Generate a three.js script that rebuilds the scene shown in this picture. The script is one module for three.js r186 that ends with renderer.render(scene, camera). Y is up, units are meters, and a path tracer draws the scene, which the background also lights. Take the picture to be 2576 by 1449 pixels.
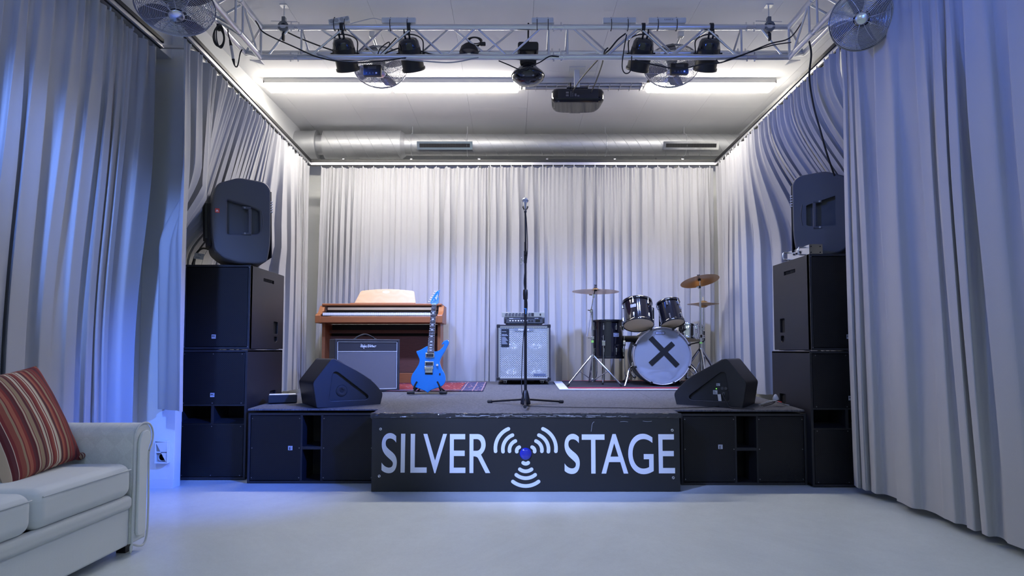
import * as THREE from 'three';
import { RoundedBoxGeometry } from 'three/addons/geometries/RoundedBoxGeometry.js';
import { mergeGeometries } from 'three/addons/utils/BufferGeometryUtils.js';
import { RectAreaLightUniformsLib } from 'three/addons/lights/RectAreaLightUniformsLib.js';
import { ImprovedNoise } from 'three/addons/math/ImprovedNoise.js';

// ---------------------------------------------------------------- camera, exposure, large lights
RectAreaLightUniformsLib.init();
const scene = new THREE.Scene();
scene.background = new THREE.Color(0x000000);
const camera = new THREE.PerspectiveCamera(48.72, 2576 / 1449, 0.05, 60);
camera.position.set(0, 1.09, 0);
camera.rotation.x = THREE.MathUtils.degToRad(3.0);
camera.setViewOffset(2576, 1449, 0, -71.65, 2576, 1449);      // lens shift, keeps the uprights nearly upright
const renderer = new THREE.WebGLRenderer({ antialias: true });
renderer.toneMapping = THREE.LinearToneMapping;
renderer.toneMappingExposure = 0.95;
renderer.shadowMap.enabled = true;
renderer.shadowMap.type = THREE.PCFSoftShadowMap;

const TUBE_COLOR = new THREE.Color().setRGB(1.0, 0.94, 0.84);
const TUBE_INTENSITY = 29;            // ceiling tubes over the stage
const HALL_FILL_INTENSITY = 24;            // unseen tube lamps added behind the camera as fill
const HALL_FILL_COLOR = new THREE.Color().setRGB(0.70, 0.88, 1.0);
const BLUE = new THREE.Color().setRGB(0.05, 0.16, 1.0);      // saturated blue of the side lamps
const MID_BLUE = new THREE.Color().setRGB(0.16, 0.32, 1.0);
const PALE_BLUE = new THREE.Color().setRGB(0.30, 0.42, 1.0); // paler blue of the front-truss lamps
const PAR_STAGE = 30;                 // candela of each blue can on the front truss
const PAR_SIDE = 170;                 // candela of the blue cans on the side trusses

// ---------------------------------------------------------------- helpers
let seed = 7;
const rnd = () => { seed = (seed * 16807) % 2147483647; return (seed - 1) / 2147483646; };
const rr = (a, b) => a + (b - a) * rnd();
const noise = new ImprovedNoise();
const N3 = (x, y = 0, z = 0) => noise.noise(x + 31.7, y + 11.3, z + 5.1);
const sstep = (a, b, x) => { const t = Math.min(1, Math.max(0, (x - a) / (b - a))); return t * t * (3 - 2 * t); };
const V = (x, y, z) => new THREE.Vector3(x, y, z);
const R = d => d * Math.PI / 180;
const names = new Map();
function numbered(n) { const k = names.get(n) || 0; names.set(n, k + 1); return k ? `${n}_${String(k).padStart(3, '0')}` : n; }
function clean(g) {
  if (g.index) g = g.toNonIndexed();
  for (const a of Object.keys(g.attributes)) if (!['position', 'normal', 'uv'].includes(a)) g.deleteAttribute(a);
  g.morphAttributes = {};
  return g;
}
function merge(list) { return list.length === 1 ? list[0] : mergeGeometries(list.map(clean), false); }
function mesh(name, geo, m, parent, label) {
  const o = new THREE.Mesh(Array.isArray(geo) ? merge(geo) : geo, m);
  o.name = name; parent.add(o);
  if (label) o.userData.label = label;
  return o;
}
function thing(name, label, category, [x, y, z] = [0, 0, 0], turn = 0, group) {
  const o = new THREE.Group(); o.name = numbered(name); scene.add(o);
  o.position.set(x, y, z); o.rotation.y = turn; o.userData = { label, category };
  if (group) o.userData.group = group;
  return o;
}
function tag(o, label, category, group) { o.name = numbered(o.name); o.userData = { label, category }; if (group) o.userData.group = group; return o; }
function struct(name, geo, m) { const o = mesh(name, geo, m, scene); o.userData.kind = 'structure'; return o; }
function bx(w, h, d, x = 0, y = 0, z = 0, r = 0, seg = 2) {
  const g = r > 0 ? new RoundedBoxGeometry(w, h, d, seg, Math.min(r, w / 2.01, h / 2.01, d / 2.01)) : new THREE.BoxGeometry(w, h, d);
  return g.translate(x, y, z);
}
function rod(a, b, r, seg = 10, r2 = r) {
  const A = V(...a), B = V(...b), d = B.clone().sub(A), L = d.length();
  const g = new THREE.CylinderGeometry(r2, r, L, seg, 1);
  g.translate(0, L / 2, 0).applyQuaternion(new THREE.Quaternion().setFromUnitVectors(V(0, 1, 0), d.normalize()));
  return g.translate(A.x, A.y, A.z);
}
function tube(pts, r, seg = 40, rad = 7, closed = false, tension = 0.5) {
  return new THREE.TubeGeometry(new THREE.CatmullRomCurve3(pts.map(p => V(...p)), closed, 'catmullrom', tension), seg, r, rad, closed);
}
function lathe(pts, seg = 32) { return new THREE.LatheGeometry(pts.map(p => new THREE.Vector2(...p)), seg); }
function mir(g, x, y, z) {                                        // mirrored copy with its faces turned the right way round
  g = g.index ? g.toNonIndexed() : g; g.scale(x, y, z);
  if (x * y * z < 0) for (const a of Object.values(g.attributes)) for (let i = 0; i + 2 < a.count; i += 3) for (let k = 0; k < a.itemSize; k++) { const q = a.array[i * a.itemSize + k]; a.array[i * a.itemSize + k] = a.array[(i + 2) * a.itemSize + k]; a.array[(i + 2) * a.itemSize + k] = q; }
  return g;
}
function poly(pts) { const s = new THREE.Shape(); pts.forEach((p, i) => i ? s.lineTo(p[0], p[1]) : s.moveTo(p[0], p[1])); s.closePath(); return s; }
function rpoly(pts, r) {                                         // polygon with rounded corners
  const s = new THREE.Path(), n = pts.length;
  for (let i = 0; i < n; i++) {
    const p = new THREE.Vector2(...pts[i]), a = new THREE.Vector2(...pts[(i + n - 1) % n]), b = new THREE.Vector2(...pts[(i + 1) % n]);
    const q = Array.isArray(r) ? r[i] : r;
    const A = p.clone().add(a.sub(p).setLength(Math.min(q, a.length() / 2.05))), B = p.clone().add(b.sub(p).setLength(Math.min(q, b.length() / 2.05)));
    if (i) s.lineTo(A.x, A.y); else s.moveTo(A.x, A.y);
    s.quadraticCurveTo(p.x, p.y, B.x, B.y);
  }
  s.closePath();
  return s;
}
function shapeOf(path, holes = []) { const s = new THREE.Shape(path.getPoints(8)); s.holes = holes.map(h => new THREE.Path(h.getPoints(8))); return s; }
function ext(shape, depth, bevel = 0, cs = 8, bs = 2) {
  return new THREE.ExtrudeGeometry(shape, { depth: depth - 2 * bevel, bevelEnabled: bevel > 0, bevelThickness: bevel, bevelSize: bevel, bevelOffset: -bevel, bevelSegments: bs, curveSegments: cs }).translate(0, 0, bevel);
}
const rect = (x0, y0, x1, y1, r = 0.01) => rpoly([[x0, y0], [x1, y0], [x1, y1], [x0, y1]], r);
function circ(r, x = 0, y = 0) { const p = new THREE.Path(); p.absarc(x, y, r, 0, Math.PI * 2, false); return p; }
const ys = Z => 0.60 + 0.0374 * (Z - 4.95);                      // height of the gently rising stage deck at distance Z

// ---------------------------------------------------------------- textures and materials
function dataTex(w, h, fn, rep = [1, 1], srgb = false) {
  const d = new Uint8Array(w * h * 4);
  for (let j = 0; j < h; j++) for (let i = 0; i < w; i++) {
    const v = fn(i / w, j / h, i, j), k = (j * w + i) * 4;
    const c = Array.isArray(v) ? v : [v, v, v];
    for (let q = 0; q < 3; q++) d[k + q] = Math.max(0, Math.min(255, c[q] * 255));
    d[k + 3] = 255;
  }
  const t = new THREE.DataTexture(d, w, h); t.magFilter = THREE.LinearFilter; t.minFilter = THREE.LinearFilter;
  t.wrapS = t.wrapT = THREE.RepeatWrapping; t.repeat.set(...rep); if (srgb) t.colorSpace = THREE.SRGBColorSpace; t.needsUpdate = true;
  return t;
}
function canvasTex(w, h, draw) {
  const c = document.createElement('canvas'); c.width = w; c.height = h; draw(c.getContext('2d'), w, h);
  const t = new THREE.CanvasTexture(c); t.colorSpace = THREE.SRGBColorSpace; t.magFilter = THREE.LinearFilter; return t;
}
const tn = (u, v, f, s) => {                                     // tileable value from periodic noise
  const a = Math.PI * 2; return noise.noise(Math.cos(u * a) * f + s, Math.sin(u * a) * f + Math.cos(v * a) * f * 0.7, Math.sin(v * a) * f + s * 0.3);
};
const M = {};
function mat(name, color, rough = 0.6, metal = 0, extra = {}) {
  const c = Array.isArray(color) ? new THREE.Color().setRGB(...color) : new THREE.Color(color);
  const phys = ['clearcoat', 'sheen', 'transmission', 'thickness', 'ior', 'anisotropy'].some(k => k in extra);
  const m = new (phys ? THREE.MeshPhysicalMaterial : THREE.MeshStandardMaterial)({ color: c, roughness: rough, metalness: metal, side: THREE.DoubleSide, ...extra });
  m.name = name; M[name] = m; return m;
}
const weaveTex = dataTex(128, 128, (u, v, i, j) => 0.5 + 0.22 * Math.sin(i * Math.PI / 2) * Math.sin(j * Math.PI / 2) + rr(-0.25, 0.25), [9, 9]);
const carpetCol = dataTex(256, 256, (u, v) => { const s = 0.40 + 0.05 * tn(u, v, 6, 3) + rr(-0.09, 0.09); return [s, s, s * 1.04]; }, [1.3, 1.3], true);
const carpetBump = dataTex(256, 256, () => rr(0, 1), [5, 5]);
const floorCol = dataTex(512, 512, (u, v) => { const s = 0.815 + 0.018 * tn(u, v, 3, 1) + 0.012 * tn(u, v, 14, 9) + rr(-0.012, 0.012); return [s * 0.965, s * 1.0, s * 0.995]; }, [0.35, 0.35], true);
const floorRough = dataTex(256, 256, (u, v) => 0.36 + 0.06 * tn(u, v, 4, 2) + rr(-0.02, 0.02), [0.5, 0.5]);
const leatherBump = dataTex(256, 256, (u, v) => 0.5 + 0.3 * tn(u, v, 30, 4) + rr(-0.15, 0.15), [6, 6]);
const wallBump = dataTex(256, 256, (u, v) => 0.5 + 0.25 * tn(u, v, 20, 8) + rr(-0.2, 0.2), [3, 3]);
const dimpleTex = dataTex(64, 64, (u, v) => {                     // pressed grille mesh, two holes a tile, hexagonal
  const d = Math.min(Math.hypot(u - 0.25, v - 0.25), Math.hypot(u - 0.75, v - 0.75)); return d < 0.17 ? 0.1 : 0.9;
}, [60, 60]);
mat('wall', [0.72, 0.73, 0.73], 0.85, 0, { bumpMap: wallBump, bumpScale: 0.0006 });
mat('ceiling', [0.86, 0.855, 0.855], 0.9, 0, { bumpMap: wallBump, bumpScale: 0.0004 });
mat('gap', [0.25, 0.25, 0.25], 0.9);
mat('floor', 0xffffff, 1, 0, { map: floorCol, roughnessMap: floorRough });
mat('curtain', [0.43, 0.43, 0.44], 0.95, 0, { bumpMap: weaveTex, bumpScale: 0.0006, sheen: 0.25, sheenRoughness: 0.7, sheenColor: new THREE.Color(0.5, 0.5, 0.52) });
mat('alu', [0.76, 0.77, 0.79], 0.3, 0.92);
mat('alu_bright', [0.74, 0.75, 0.77], 0.2, 1);
mat('galvanised', [0.55, 0.56, 0.57], 0.5, 0.8, { bumpMap: wallBump, bumpScale: 0.0005 });
mat('chrome', [0.80, 0.81, 0.83], 0.08, 1);
mat('rail', [0.66, 0.66, 0.67], 0.4, 0.8);
mat('black', [0.012, 0.012, 0.013], 0.5);
mat('black_gloss', [0.010, 0.010, 0.012], 0.12, 0, { clearcoat: 0.7, clearcoatRoughness: 0.08 });
mat('black_tex', [0.020, 0.020, 0.022], 0.55, 0, { bumpMap: leatherBump, bumpScale: 0.0008 });
mat('grille_black', [0.010, 0.010, 0.012], 0.5, 0.3, { bumpMap: dimpleTex, bumpScale: 0.002 });
mat('rubber', [0.015, 0.015, 0.015], 0.8);
mat('carpet', 0xffffff, 1, 0, { map: carpetCol, bumpMap: carpetBump, bumpScale: 0.004 });
mat('white_plastic', [0.70, 0.71, 0.72], 0.45);
mat('plastic_grey', [0.075, 0.078, 0.086], 0.5, 0, { bumpMap: leatherBump, bumpScale: 0.0006 });
mat('paper', [0.75, 0.75, 0.74], 0.9);
mat('red', [0.55, 0.03, 0.02], 0.5);
mat('cable', [0.012, 0.012, 0.013], 0.55);
mat('cable_grey', [0.42, 0.43, 0.45], 0.6);
// ---------------------------------------------------------------- room shell
const XL = -2.97, XR = 3.04, ZB = -8.52, ZF = 2.6, CEIL = 3.982;
{
  const fl = struct('floor', new THREE.BoxGeometry(XR - XL + 0.4, 0.12, ZF - ZB + 0.4).translate((XL + XR) / 2, -0.06, (ZF + ZB) / 2), M.floor);
  const p = fl.geometry.attributes.position, uv = fl.geometry.attributes.uv;
  for (let i = 0; i < p.count; i++) uv.setXY(i, p.getX(i), p.getZ(i));
  struct('wall_left', bx(0.15, CEIL + 0.2, ZF - ZB + 0.3, XL - 0.075, CEIL / 2, (ZF + ZB) / 2), M.wall);
  struct('wall_right', bx(0.15, CEIL + 0.2, ZF - ZB + 0.3, XR + 0.075, CEIL / 2, (ZF + ZB) / 2), M.wall);
  struct('wall_back', bx(XR - XL + 0.3, CEIL + 0.2, 0.15, (XL + XR) / 2, CEIL / 2, ZB - 0.075), M.wall);
  struct('wall_front', bx(XR - XL + 0.3, CEIL + 0.2, 0.15, (XL + XR) / 2, CEIL / 2, ZF + 0.075), M.wall);
  // ceiling boards with open joints, on a dark backing
  const c = struct('ceiling', bx(XR - XL + 0.3, 0.1, ZF - ZB + 0.3, (XL + XR) / 2, CEIL + 0.075, (ZF + ZB) / 2), M.gap);
  const pw = 0.692, pl = 1.95, gap = 0.002;
  const g0 = new THREE.BoxGeometry(pw - gap, 0.024, pl - gap);
  const tones = [0, 1, 2].map(k => { const m = M.ceiling.clone(); m.name = 'ceiling_' + k; m.color.multiplyScalar(1 - k * 0.012); return m; });
  for (let x = -0.51 - pw * 4; x < XR + pw; x += pw) {
    let k = 0;
    for (let z = ZB - 0.9 + ((Math.round((x + 9) / pw) % 2) ? 1.0 : 0); z < ZF + 1; z += pl, k++) {
      const x0 = Math.max(x, XL), x1 = Math.min(x + pw, XR), z0 = Math.max(z, ZB), z1 = Math.min(z + pl, ZF);
      if (x1 - x0 < 0.02 || z1 - z0 < 0.02) continue;
      const full = x1 - x0 > pw - 1e-4 && z1 - z0 > pl - 1e-4;
      const o = mesh('ceiling_panel', full ? g0 : new THREE.BoxGeometry(x1 - x0 - gap, 0.024, z1 - z0 - gap), tones[Math.floor(rnd() * 3)], c);
      o.position.set((x0 + x1) / 2, CEIL + 0.012, (z0 + z1) / 2);
    }
  }
  // boxed-in strip above the left curtain rail
  struct('trim_1', bx(0.19, 0.52, 4.0, XL + 0.095, CEIL - 0.26, -6.2, 0.004), M.wall);
  // pier between the two left-hand curtains, its face towards the hall
  struct('trim_2', bx(0.30, CEIL, 0.10, XL + 0.15, CEIL / 2, -5.13, 0.003), M.wall);
  struct('baseboard_pier', bx(0.30, 0.07, 0.012, XL + 0.15, 0.035, -5.073), M.white_plastic);
  struct('baseboard_left', bx(0.014, 0.07, 11.6, XL + 0.007, 0.035, (ZF + ZB) / 2), M.white_plastic);
}

// ---------------------------------------------------------------- stage deck
{
  const st = thing('stage_platform', 'black stage platform with worn grey carpet on top behind the sign board', 'stage', [0, 0, -6.6]);
  const deck = (x0, x1, z0, z1, t, m, nm) => {                     // a slab that follows the deck's rise
    const nx = 40, nz = 40, pos = [], uv = [], idx = [];
    const g = new THREE.BoxGeometry(x1 - x0, 1, z1 - z0, nx, 1, nz);
    const p = g.attributes.position, u = g.attributes.uv;
    for (let i = 0; i < p.count; i++) {
      const x = p.getX(i) + (x0 + x1) / 2, z = p.getZ(i) + (z0 + z1) / 2, top = p.getY(i) > 0;
      const wob = 0.004 * N3(x * 1.7, z * 1.7);
      p.setXYZ(i, x, ys(-z) - (top ? 0 : t) + (top ? wob - 0.004 : 0), z + 6.6); u.setXY(i, x, z);
    }
    g.computeVertexNormals();
    return mesh(nm, g, m, st);
  };
  deck(-1.09, 1.30, -8.45, -4.975, 0.016, M.carpet, 'carpet');
  deck(-2.16, -1.092, -8.45, -5.235, 0.016, M.carpet, 'carpet');
  deck(1.302, 2.36, -8.45, -5.17, 0.016, M.carpet, 'carpet');
  mesh('riser', [bx(2.37, 0.575, 0.9, 0.105, 0.2875, 1.15), bx(4.5, 0.575, 2.2, 0.1, 0.2875, -0.7)], M.black, st);
  mesh('rear_frame', bx(4.5, 0.06, 1.0, 0.1, 0.60, -1.3), M.black, st);
}

// ---------------------------------------------------------------- curtains and rails
function curtain(name, label, o) {
  const L = Math.hypot(o.p1[0] - o.p0[0], o.p1[1] - o.p0[1]);
  const dx = (o.p1[0] - o.p0[0]) / L, dz = (o.p1[1] - o.p0[1]) / L, [nx, nz] = o.n;
  const n = Math.round(L * (o.res || 90)), m = 44, pos = [], uv = [], idx = [];
  const s0 = o.seed * 13.7, H = o.y1 - o.y0;
  const phase = [0];
  for (let i = 1; i <= n; i++) phase.push(phase[i - 1] + (L / n) / (o.lam * Math.max(0.35, 1 + 1.1 * N3(s0 + i / n * L * 2.9, 2.2) + 0.5 * N3(s0 + i / n * L * 7.3, 4.2))) * Math.PI * 2);
  for (let j = 0; j <= m; j++) {
    const v = j / m;
    for (let i = 0; i <= n; i++) {
      const s = i / n * L, drift = 0.9 * v * N3(s * 0.9 + s0, 7.7), ph = phase[i] + drift;
      const k = Math.max(0.12, 0.8 + 1.15 * N3(s * 2.6 + s0, v * 0.9, 3.3));
      const a = o.amp * k * (0.42 + 0.58 * sstep(0, 0.45, v));
      const sn = Math.sin(ph), sh = Math.sign(sn) * Math.pow(Math.abs(sn), 0.62);
      let off = a * (sh + 0.28 * Math.sin(2 * ph + 1.1 + 1.4 * v) + 0.35 * N3(s * 7 + s0, v * 1.2, 9.1));
      off += 0.013 * Math.exp(-v * 7) * Math.sin(ph * 3.0 + 0.6);
      off += 0.006 * N3(s * 14 + s0, v * 3.0, 1.3) * (0.3 + v);
      const tang = -o.lam * 0.16 * k * Math.sin(2 * ph) * sstep(0.0, 0.3, v);
      const d = o.disp ? o.disp(s, v) : [0, 0];
      const x = o.p0[0] + dx * (s + tang) + nx * off + d[0], z = o.p0[1] + dz * (s + tang) + nz * off + d[1];
      let y = o.y1 - v * H;
      if (j === 0) y -= 0.013 * (0.5 - 0.5 * Math.cos(s / 0.13 * Math.PI * 2));
      if (o.hem) y += o.hem(s, v) || 0;
      pos.push(x, y, z); uv.push(s * 1.3, y);
    }
  }
  for (let j = 0; j < m; j++) for (let i = 0; i < n; i++) { const a = j * (n + 1) + i, b = a + n + 1; idx.push(a, b, a + 1, b, b + 1, a + 1); }
  const g = new THREE.BufferGeometry();
  g.setAttribute('position', new THREE.Float32BufferAttribute(pos, 3)); g.setAttribute('uv', new THREE.Float32BufferAttribute(uv, 2)); g.setIndex(idx); g.computeVertexNormals();
  const t = thing(name, label, 'curtain', [0, 0, 0], 0, 'grey curtains around the stage');
  mesh('cloth', g, M.curtain, t);
  const gl = new THREE.BoxGeometry(0.008, 0.028, 0.008);
  for (let s = 0.0; s <= L + 0.01; s += 0.13) { const q = mesh('glider', gl, M.white_plastic, t); q.position.set(o.p0[0] + dx * s, o.y1 + 0.012, o.p0[1] + dz * s); }
  return t;
}
const RY = 3.40, ZR = -7.8;
curtain('stage_curtain', 'grey back curtain panel behind the piano, left of the microphone stand', { p0: [-2.37, ZR], p1: [-0.20, ZR], n: [0, 1], y1: RY - 0.045, y0: ys(7.8) - 0.012, lam: 0.122, amp: 0.04, seed: 1, res: 130, disp: (s, v) => [(-0.06 + s * 0.02) * v, -0.07 * v], hem: (s, v) => v > 0.99 ? 0.006 * N3(s * 4, 1) : 0 });
curtain('stage_curtain', 'grey back curtain panel behind the bass cabinet and the drum kit', { p0: [-0.27, ZR + 0.035], p1: [2.50, ZR], n: [0, 1], y1: RY - 0.045, y0: ys(7.8) - 0.012, lam: 0.125, amp: 0.04, seed: 2, res: 130, disp: (s, v) => [0, -0.07 * v], hem: (s, v) => v > 0.99 ? 0.006 * N3(s * 4, 1) : 0 });
// the side curtains are pushed outwards by the loudspeaker stacks
const lin = (a, b, v) => Math.min(1, Math.max(0, (v - a) / (b - a)));
const bulge = (s, v) => (1 - sstep(1.5, 2.5, s)) * Math.max(0.25 * lin(0.02, 0.34, v) * sstep(0.2, 1.0, s), sstep(0.30, 0.55, v) * (0.26 * sstep(0.02, 0.34, s) + 0.18 * sstep(0.36, 0.8, s)));
curtain('stage_curtain', 'grey side curtain behind the left loudspeaker stack, brightly lit at its top', { p0: [-2.40, -4.52], p1: [-2.50, -7.72], n: [1, 0], y1: RY - 0.045, y0: 0.64, lam: 0.155, amp: 0.034, seed: 3, res: 120, disp: (s, v) => [-bulge(s, v), -0.1 * v * (1 - sstep(0, 0.5, s))] });
curtain('stage_curtain', 'grey side curtain behind the right loudspeaker stack, pulled aside in slanting folds', { p0: [2.455, -4.64], p1: [2.52, -7.72], n: [-1, 0], y1: RY - 0.045, y0: 0.63, lam: 0.155, amp: 0.034, seed: 4, res: 120, disp: (s, v) => [0.52 * sstep(0.04, 0.46, v) * (1 - sstep(1.2, 2.35, s)), -0.12 * v * (1 - lin(0, 1, s))] });
curtain('hall_curtain', 'long blue-lit curtain behind the white sofa', { p0: [-2.69, -4.66], p1: [-2.66, -1.6], n: [1, 0], y1: RY - 0.045, y0: 0.04, lam: 0.23, amp: 0.036, seed: 5, disp: (s, v) => [-0.13 * sstep(0, 0.7, v), -0.10 * v * (1 - sstep(0, 1, s))] });
curtain('hall_curtain', 'long floor-length curtain nearest the camera on the right', { p0: [2.455, -4.62], p1: [2.49, -1.6], n: [-1, 0], y1: RY - 0.045, y0: 0.05, lam: 0.24, amp: 0.055, seed: 6, disp: (s, v) => [0.21 * v, -0.30 * v * (1 - lin(0, 2.0, s))] });
function railRun(label, a, b, wallDir, wallDist) {                 // aluminium track with a black strip on top and wall brackets
  const A = V(...a), B = V(...b), d = B.clone().sub(A), L = d.length(), ang = Math.atan2(-d.z, d.x);
  const t = thing('curtain_rail', label, 'rail', [(a[0] + b[0]) / 2, a[1], (a[2] + b[2]) / 2], ang, 'aluminium curtain rails');
  mesh('track', [bx(L, 0.036, 0.03, 0, 0, 0, 0.003), bx(L, 0.006, 0.05, 0, -0.018, 0)], M.rail, t);
  mesh('slot', bx(L, 0.006, 0.014, 0, -0.0215, 0), M.black, t);
  mesh('top_strip', bx(L, 0.028, 0.05, 0, 0.033, 0), M.black, t, 'black strip on top of the rail');
  const nb = Math.max(2, Math.round(L / 0.9));
  for (let i = 0; i < nb; i++) { const x = -L / 2 + (i + 0.5) * L / nb; mesh('bracket', bx(0.025, 0.02, wallDist, x, 0.055, wallDir * wallDist / 2), M.rail, t); }
}
railRun('straight rail carrying the curtains along the back of the stage', [-2.52, RY, ZR], [2.545, RY, ZR], -1, 0.72);
railRun('rail sloping away above the left stage curtain', [-2.395, RY, -4.45], [-2.515, RY, -7.8], -1, 0.42);
railRun('rail sloping away above the right-hand curtains', [2.545, RY, -7.8], [2.45, RY, -1.5], -1, 0.54);
railRun('short end of rail above the curtain behind the sofa', [-2.67, RY, -4.72], [-2.65, RY, -1.5], 1, 0.31);
// ---------------------------------------------------------------- ceiling lamps
mat('housing', [0.72, 0.71, 0.68], 0.5);
mat('tube_glow', [0.9, 0.9, 0.88], 0.4, 0, { emissive: TUBE_COLOR, emissiveIntensity: 38 });
mat('hall_fill_glow', [0.9, 0.9, 0.88], 0.4, 0, { emissive: HALL_FILL_COLOR, emissiveIntensity: 8 });
mat('louvre', [0.55, 0.56, 0.58], 0.35, 0.6);
function luminaire(label, x0, x1, z, lit, intensity, color, glow) {
  const L = x1 - x0, t = thing('fluorescent_lamp', label, 'lamp', [(x0 + x1) / 2, CEIL, z], 0, 'ceiling lamps over the stage');
  mesh('housing', [bx(L, 0.03, 0.19, 0, -0.015, 0), bx(L, 0.02, 0.008, 0, -0.04, 0.091), bx(L, 0.02, 0.008, 0, -0.04, -0.091), bx(0.01, 0.03, 0.19, -L / 2 + 0.005, -0.04, 0), bx(0.01, 0.03, 0.19, L / 2 - 0.005, -0.04, 0)], M.housing, t);
  if (lit) {
    mesh('diffuser', bx(L - 0.022, 0.06, 0.172, 0, -0.061, 0, 0.015), glow, t, 'glowing white diffuser');
    const l = new THREE.RectAreaLight(color, intensity, L - 0.03, 0.165);
    l.position.set(0, -0.0935, 0); l.rotation.x = -Math.PI / 2; t.add(l);
  } else {
    mesh('reflector', bx(L - 0.02, 0.004, 0.17, 0, -0.034, 0), M.louvre, t);
    for (const s of [-1, 1]) mesh('tube', rod([-L / 2 + 0.03, -0.048, s * 0.04], [L / 2 - 0.03, -0.048, s * 0.04], 0.013, 12), M.white_plastic, t);
    for (let i = 0; i < 12; i++) mesh('louvre_blade', bx(0.004, 0.035, 0.17, -L / 2 + (i + 0.5) * L / 12, -0.055, 0), M.louvre, t);
  }
  return t;
}
luminaire('glowing ceiling lamp at the far left, ending beside the left curtain', -2.651, -1.307, -6.729, 1, TUBE_INTENSITY, TUBE_COLOR, M.tube_glow);
luminaire('glowing ceiling lamp second from the left, behind the left small fan', -1.297, 0.079, -6.729, 1, TUBE_INTENSITY, TUBE_COLOR, M.tube_glow);
luminaire('unlit ceiling lamp with bare grey louvres behind the projector', 0.088, 1.446, -6.729, 0);
luminaire('glowing ceiling lamp at the far right behind the right small fan', 1.455, 2.818, -6.729, 1, TUBE_INTENSITY, TUBE_COLOR, M.tube_glow);
luminaire('unseen ceiling lamp added as fill light behind the camera, left one', -1.9, -0.4, 0.9, 1, HALL_FILL_INTENSITY, HALL_FILL_COLOR, M.hall_fill_glow).userData.group = 'added fill lamps in the hall';  // this pair is added out of view to fill sofa and near curtains
luminaire('unseen ceiling lamp added as fill light behind the camera, right one', 0.6, 2.1, 0.9, 1, HALL_FILL_INTENSITY, HALL_FILL_COLOR, M.hall_fill_glow).userData.group = 'added fill lamps in the hall';

// ---------------------------------------------------------------- ventilation duct
{
  const t = thing('ventilation_duct', 'round galvanised spiral duct running above the back curtain', 'duct', [0, 3.74, -8.11]);
  const sec = (x0, x1, r, name, seamStep, m = M.galvanised) => {
    const o = mesh(name, new THREE.CylinderGeometry(r, r, x1 - x0, 48, 1).rotateZ(Math.PI / 2).translate((x0 + x1) / 2, 0, 0), m, t);
    if (seamStep) for (let x = x0 + seamStep * 0.6; x < x1 - 0.02; x += seamStep) {
      const g = new THREE.TorusGeometry(r + 0.001, 0.0035, 5, 48).rotateY(Math.PI / 2);
      const p = g.attributes.position; for (let i = 0; i < p.count; i++) p.setX(i, p.getX(i) - 0.09 * p.getY(i) / r * (seamStep / 0.12));
      mesh('spiral_seam', g.translate(x, 0, 0), m, o);
    }
    return o;
  };
  sec(XL + 0.006, -2.539, 0.177, 'end_section', 0);
  mesh('collar', new THREE.CylinderGeometry(0.182, 0.182, 0.04, 48).rotateZ(Math.PI / 2).translate(-2.53, 0, 0), M.galvanised, t);
  sec(-2.511, -2.418, 0.126, 'neck', 0);
  sec(-2.418, -1.423, 0.179, 'silencer_section', 0.133);
  mesh('collar', new THREE.CylinderGeometry(0.14, 0.18, 0.06, 48).rotateZ(-Math.PI / 2).translate(-1.404, 0, 0), M.galvanised, t);
  const s = sec(-1.395, XR, 0.138, 'duct_section', 0.145);
  for (const x of [-1.29, -0.577, 1.21, 2.23]) mesh('hanger', [rod([x, 0.13, 0], [x, CEIL - 3.74, 0], 0.006, 6), new THREE.TorusGeometry(0.141, 0.006, 6, 40).rotateY(Math.PI / 2).translate(x, 0, 0)], M.alu, t);
  for (const x of [-0.856, 2.28]) {
    const gr = mesh('air_grille', ext(shapeOf(rect(-0.38, -0.055, 0.38, 0.055, 0.004), [rect(-0.345, -0.026, 0.345, 0.026, 0.002)]), 0.014), M.alu_bright, t, 'silver frame of the slotted air outlet');
    gr.position.set(x, -0.050, 0.131); gr.rotation.x = 0.37; gr.scale.setScalar(0.93);
    mesh('grille_slot', bx(0.70, 0.056, 0.006, 0, 0, 0.003), M.black, gr);
    for (let i = 0; i < 19; i++) mesh('grille_blade', bx(0.006, 0.05, 0.006, -0.333 + i * 0.037, 0, 0.008), M.black_tex, gr);
    mesh('grille_bar', [bx(0.69, 0.004, 0.008, 0, 0.009, 0.009), bx(0.69, 0.004, 0.008, 0, -0.009, 0.009)], M.black, gr);
  }
  tag(mesh('wall_pad', new THREE.CylinderGeometry(0.205, 0.205, 0.012, 32).rotateZ(Math.PI / 2).translate(XL + 0.006, 3.74, -8.11), mat('green_pad', [0.22, 0.42, 0.05], 0.8), scene), 'thin green ring where the duct meets the left wall', 'ring');
  for (const [a, b] of [[-1.38, 1.49], [1.95, 2.95]]) tag(mesh('cable_trunking', bx(b - a, 0.055, 0.04, (a + b) / 2, 3.665, ZB + 0.02, 0.004), M.white_plastic, scene), a < 0 ? 'long white cable trunking below the duct' : 'short white cable trunking below the right end of the duct', 'trunking');
}

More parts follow.
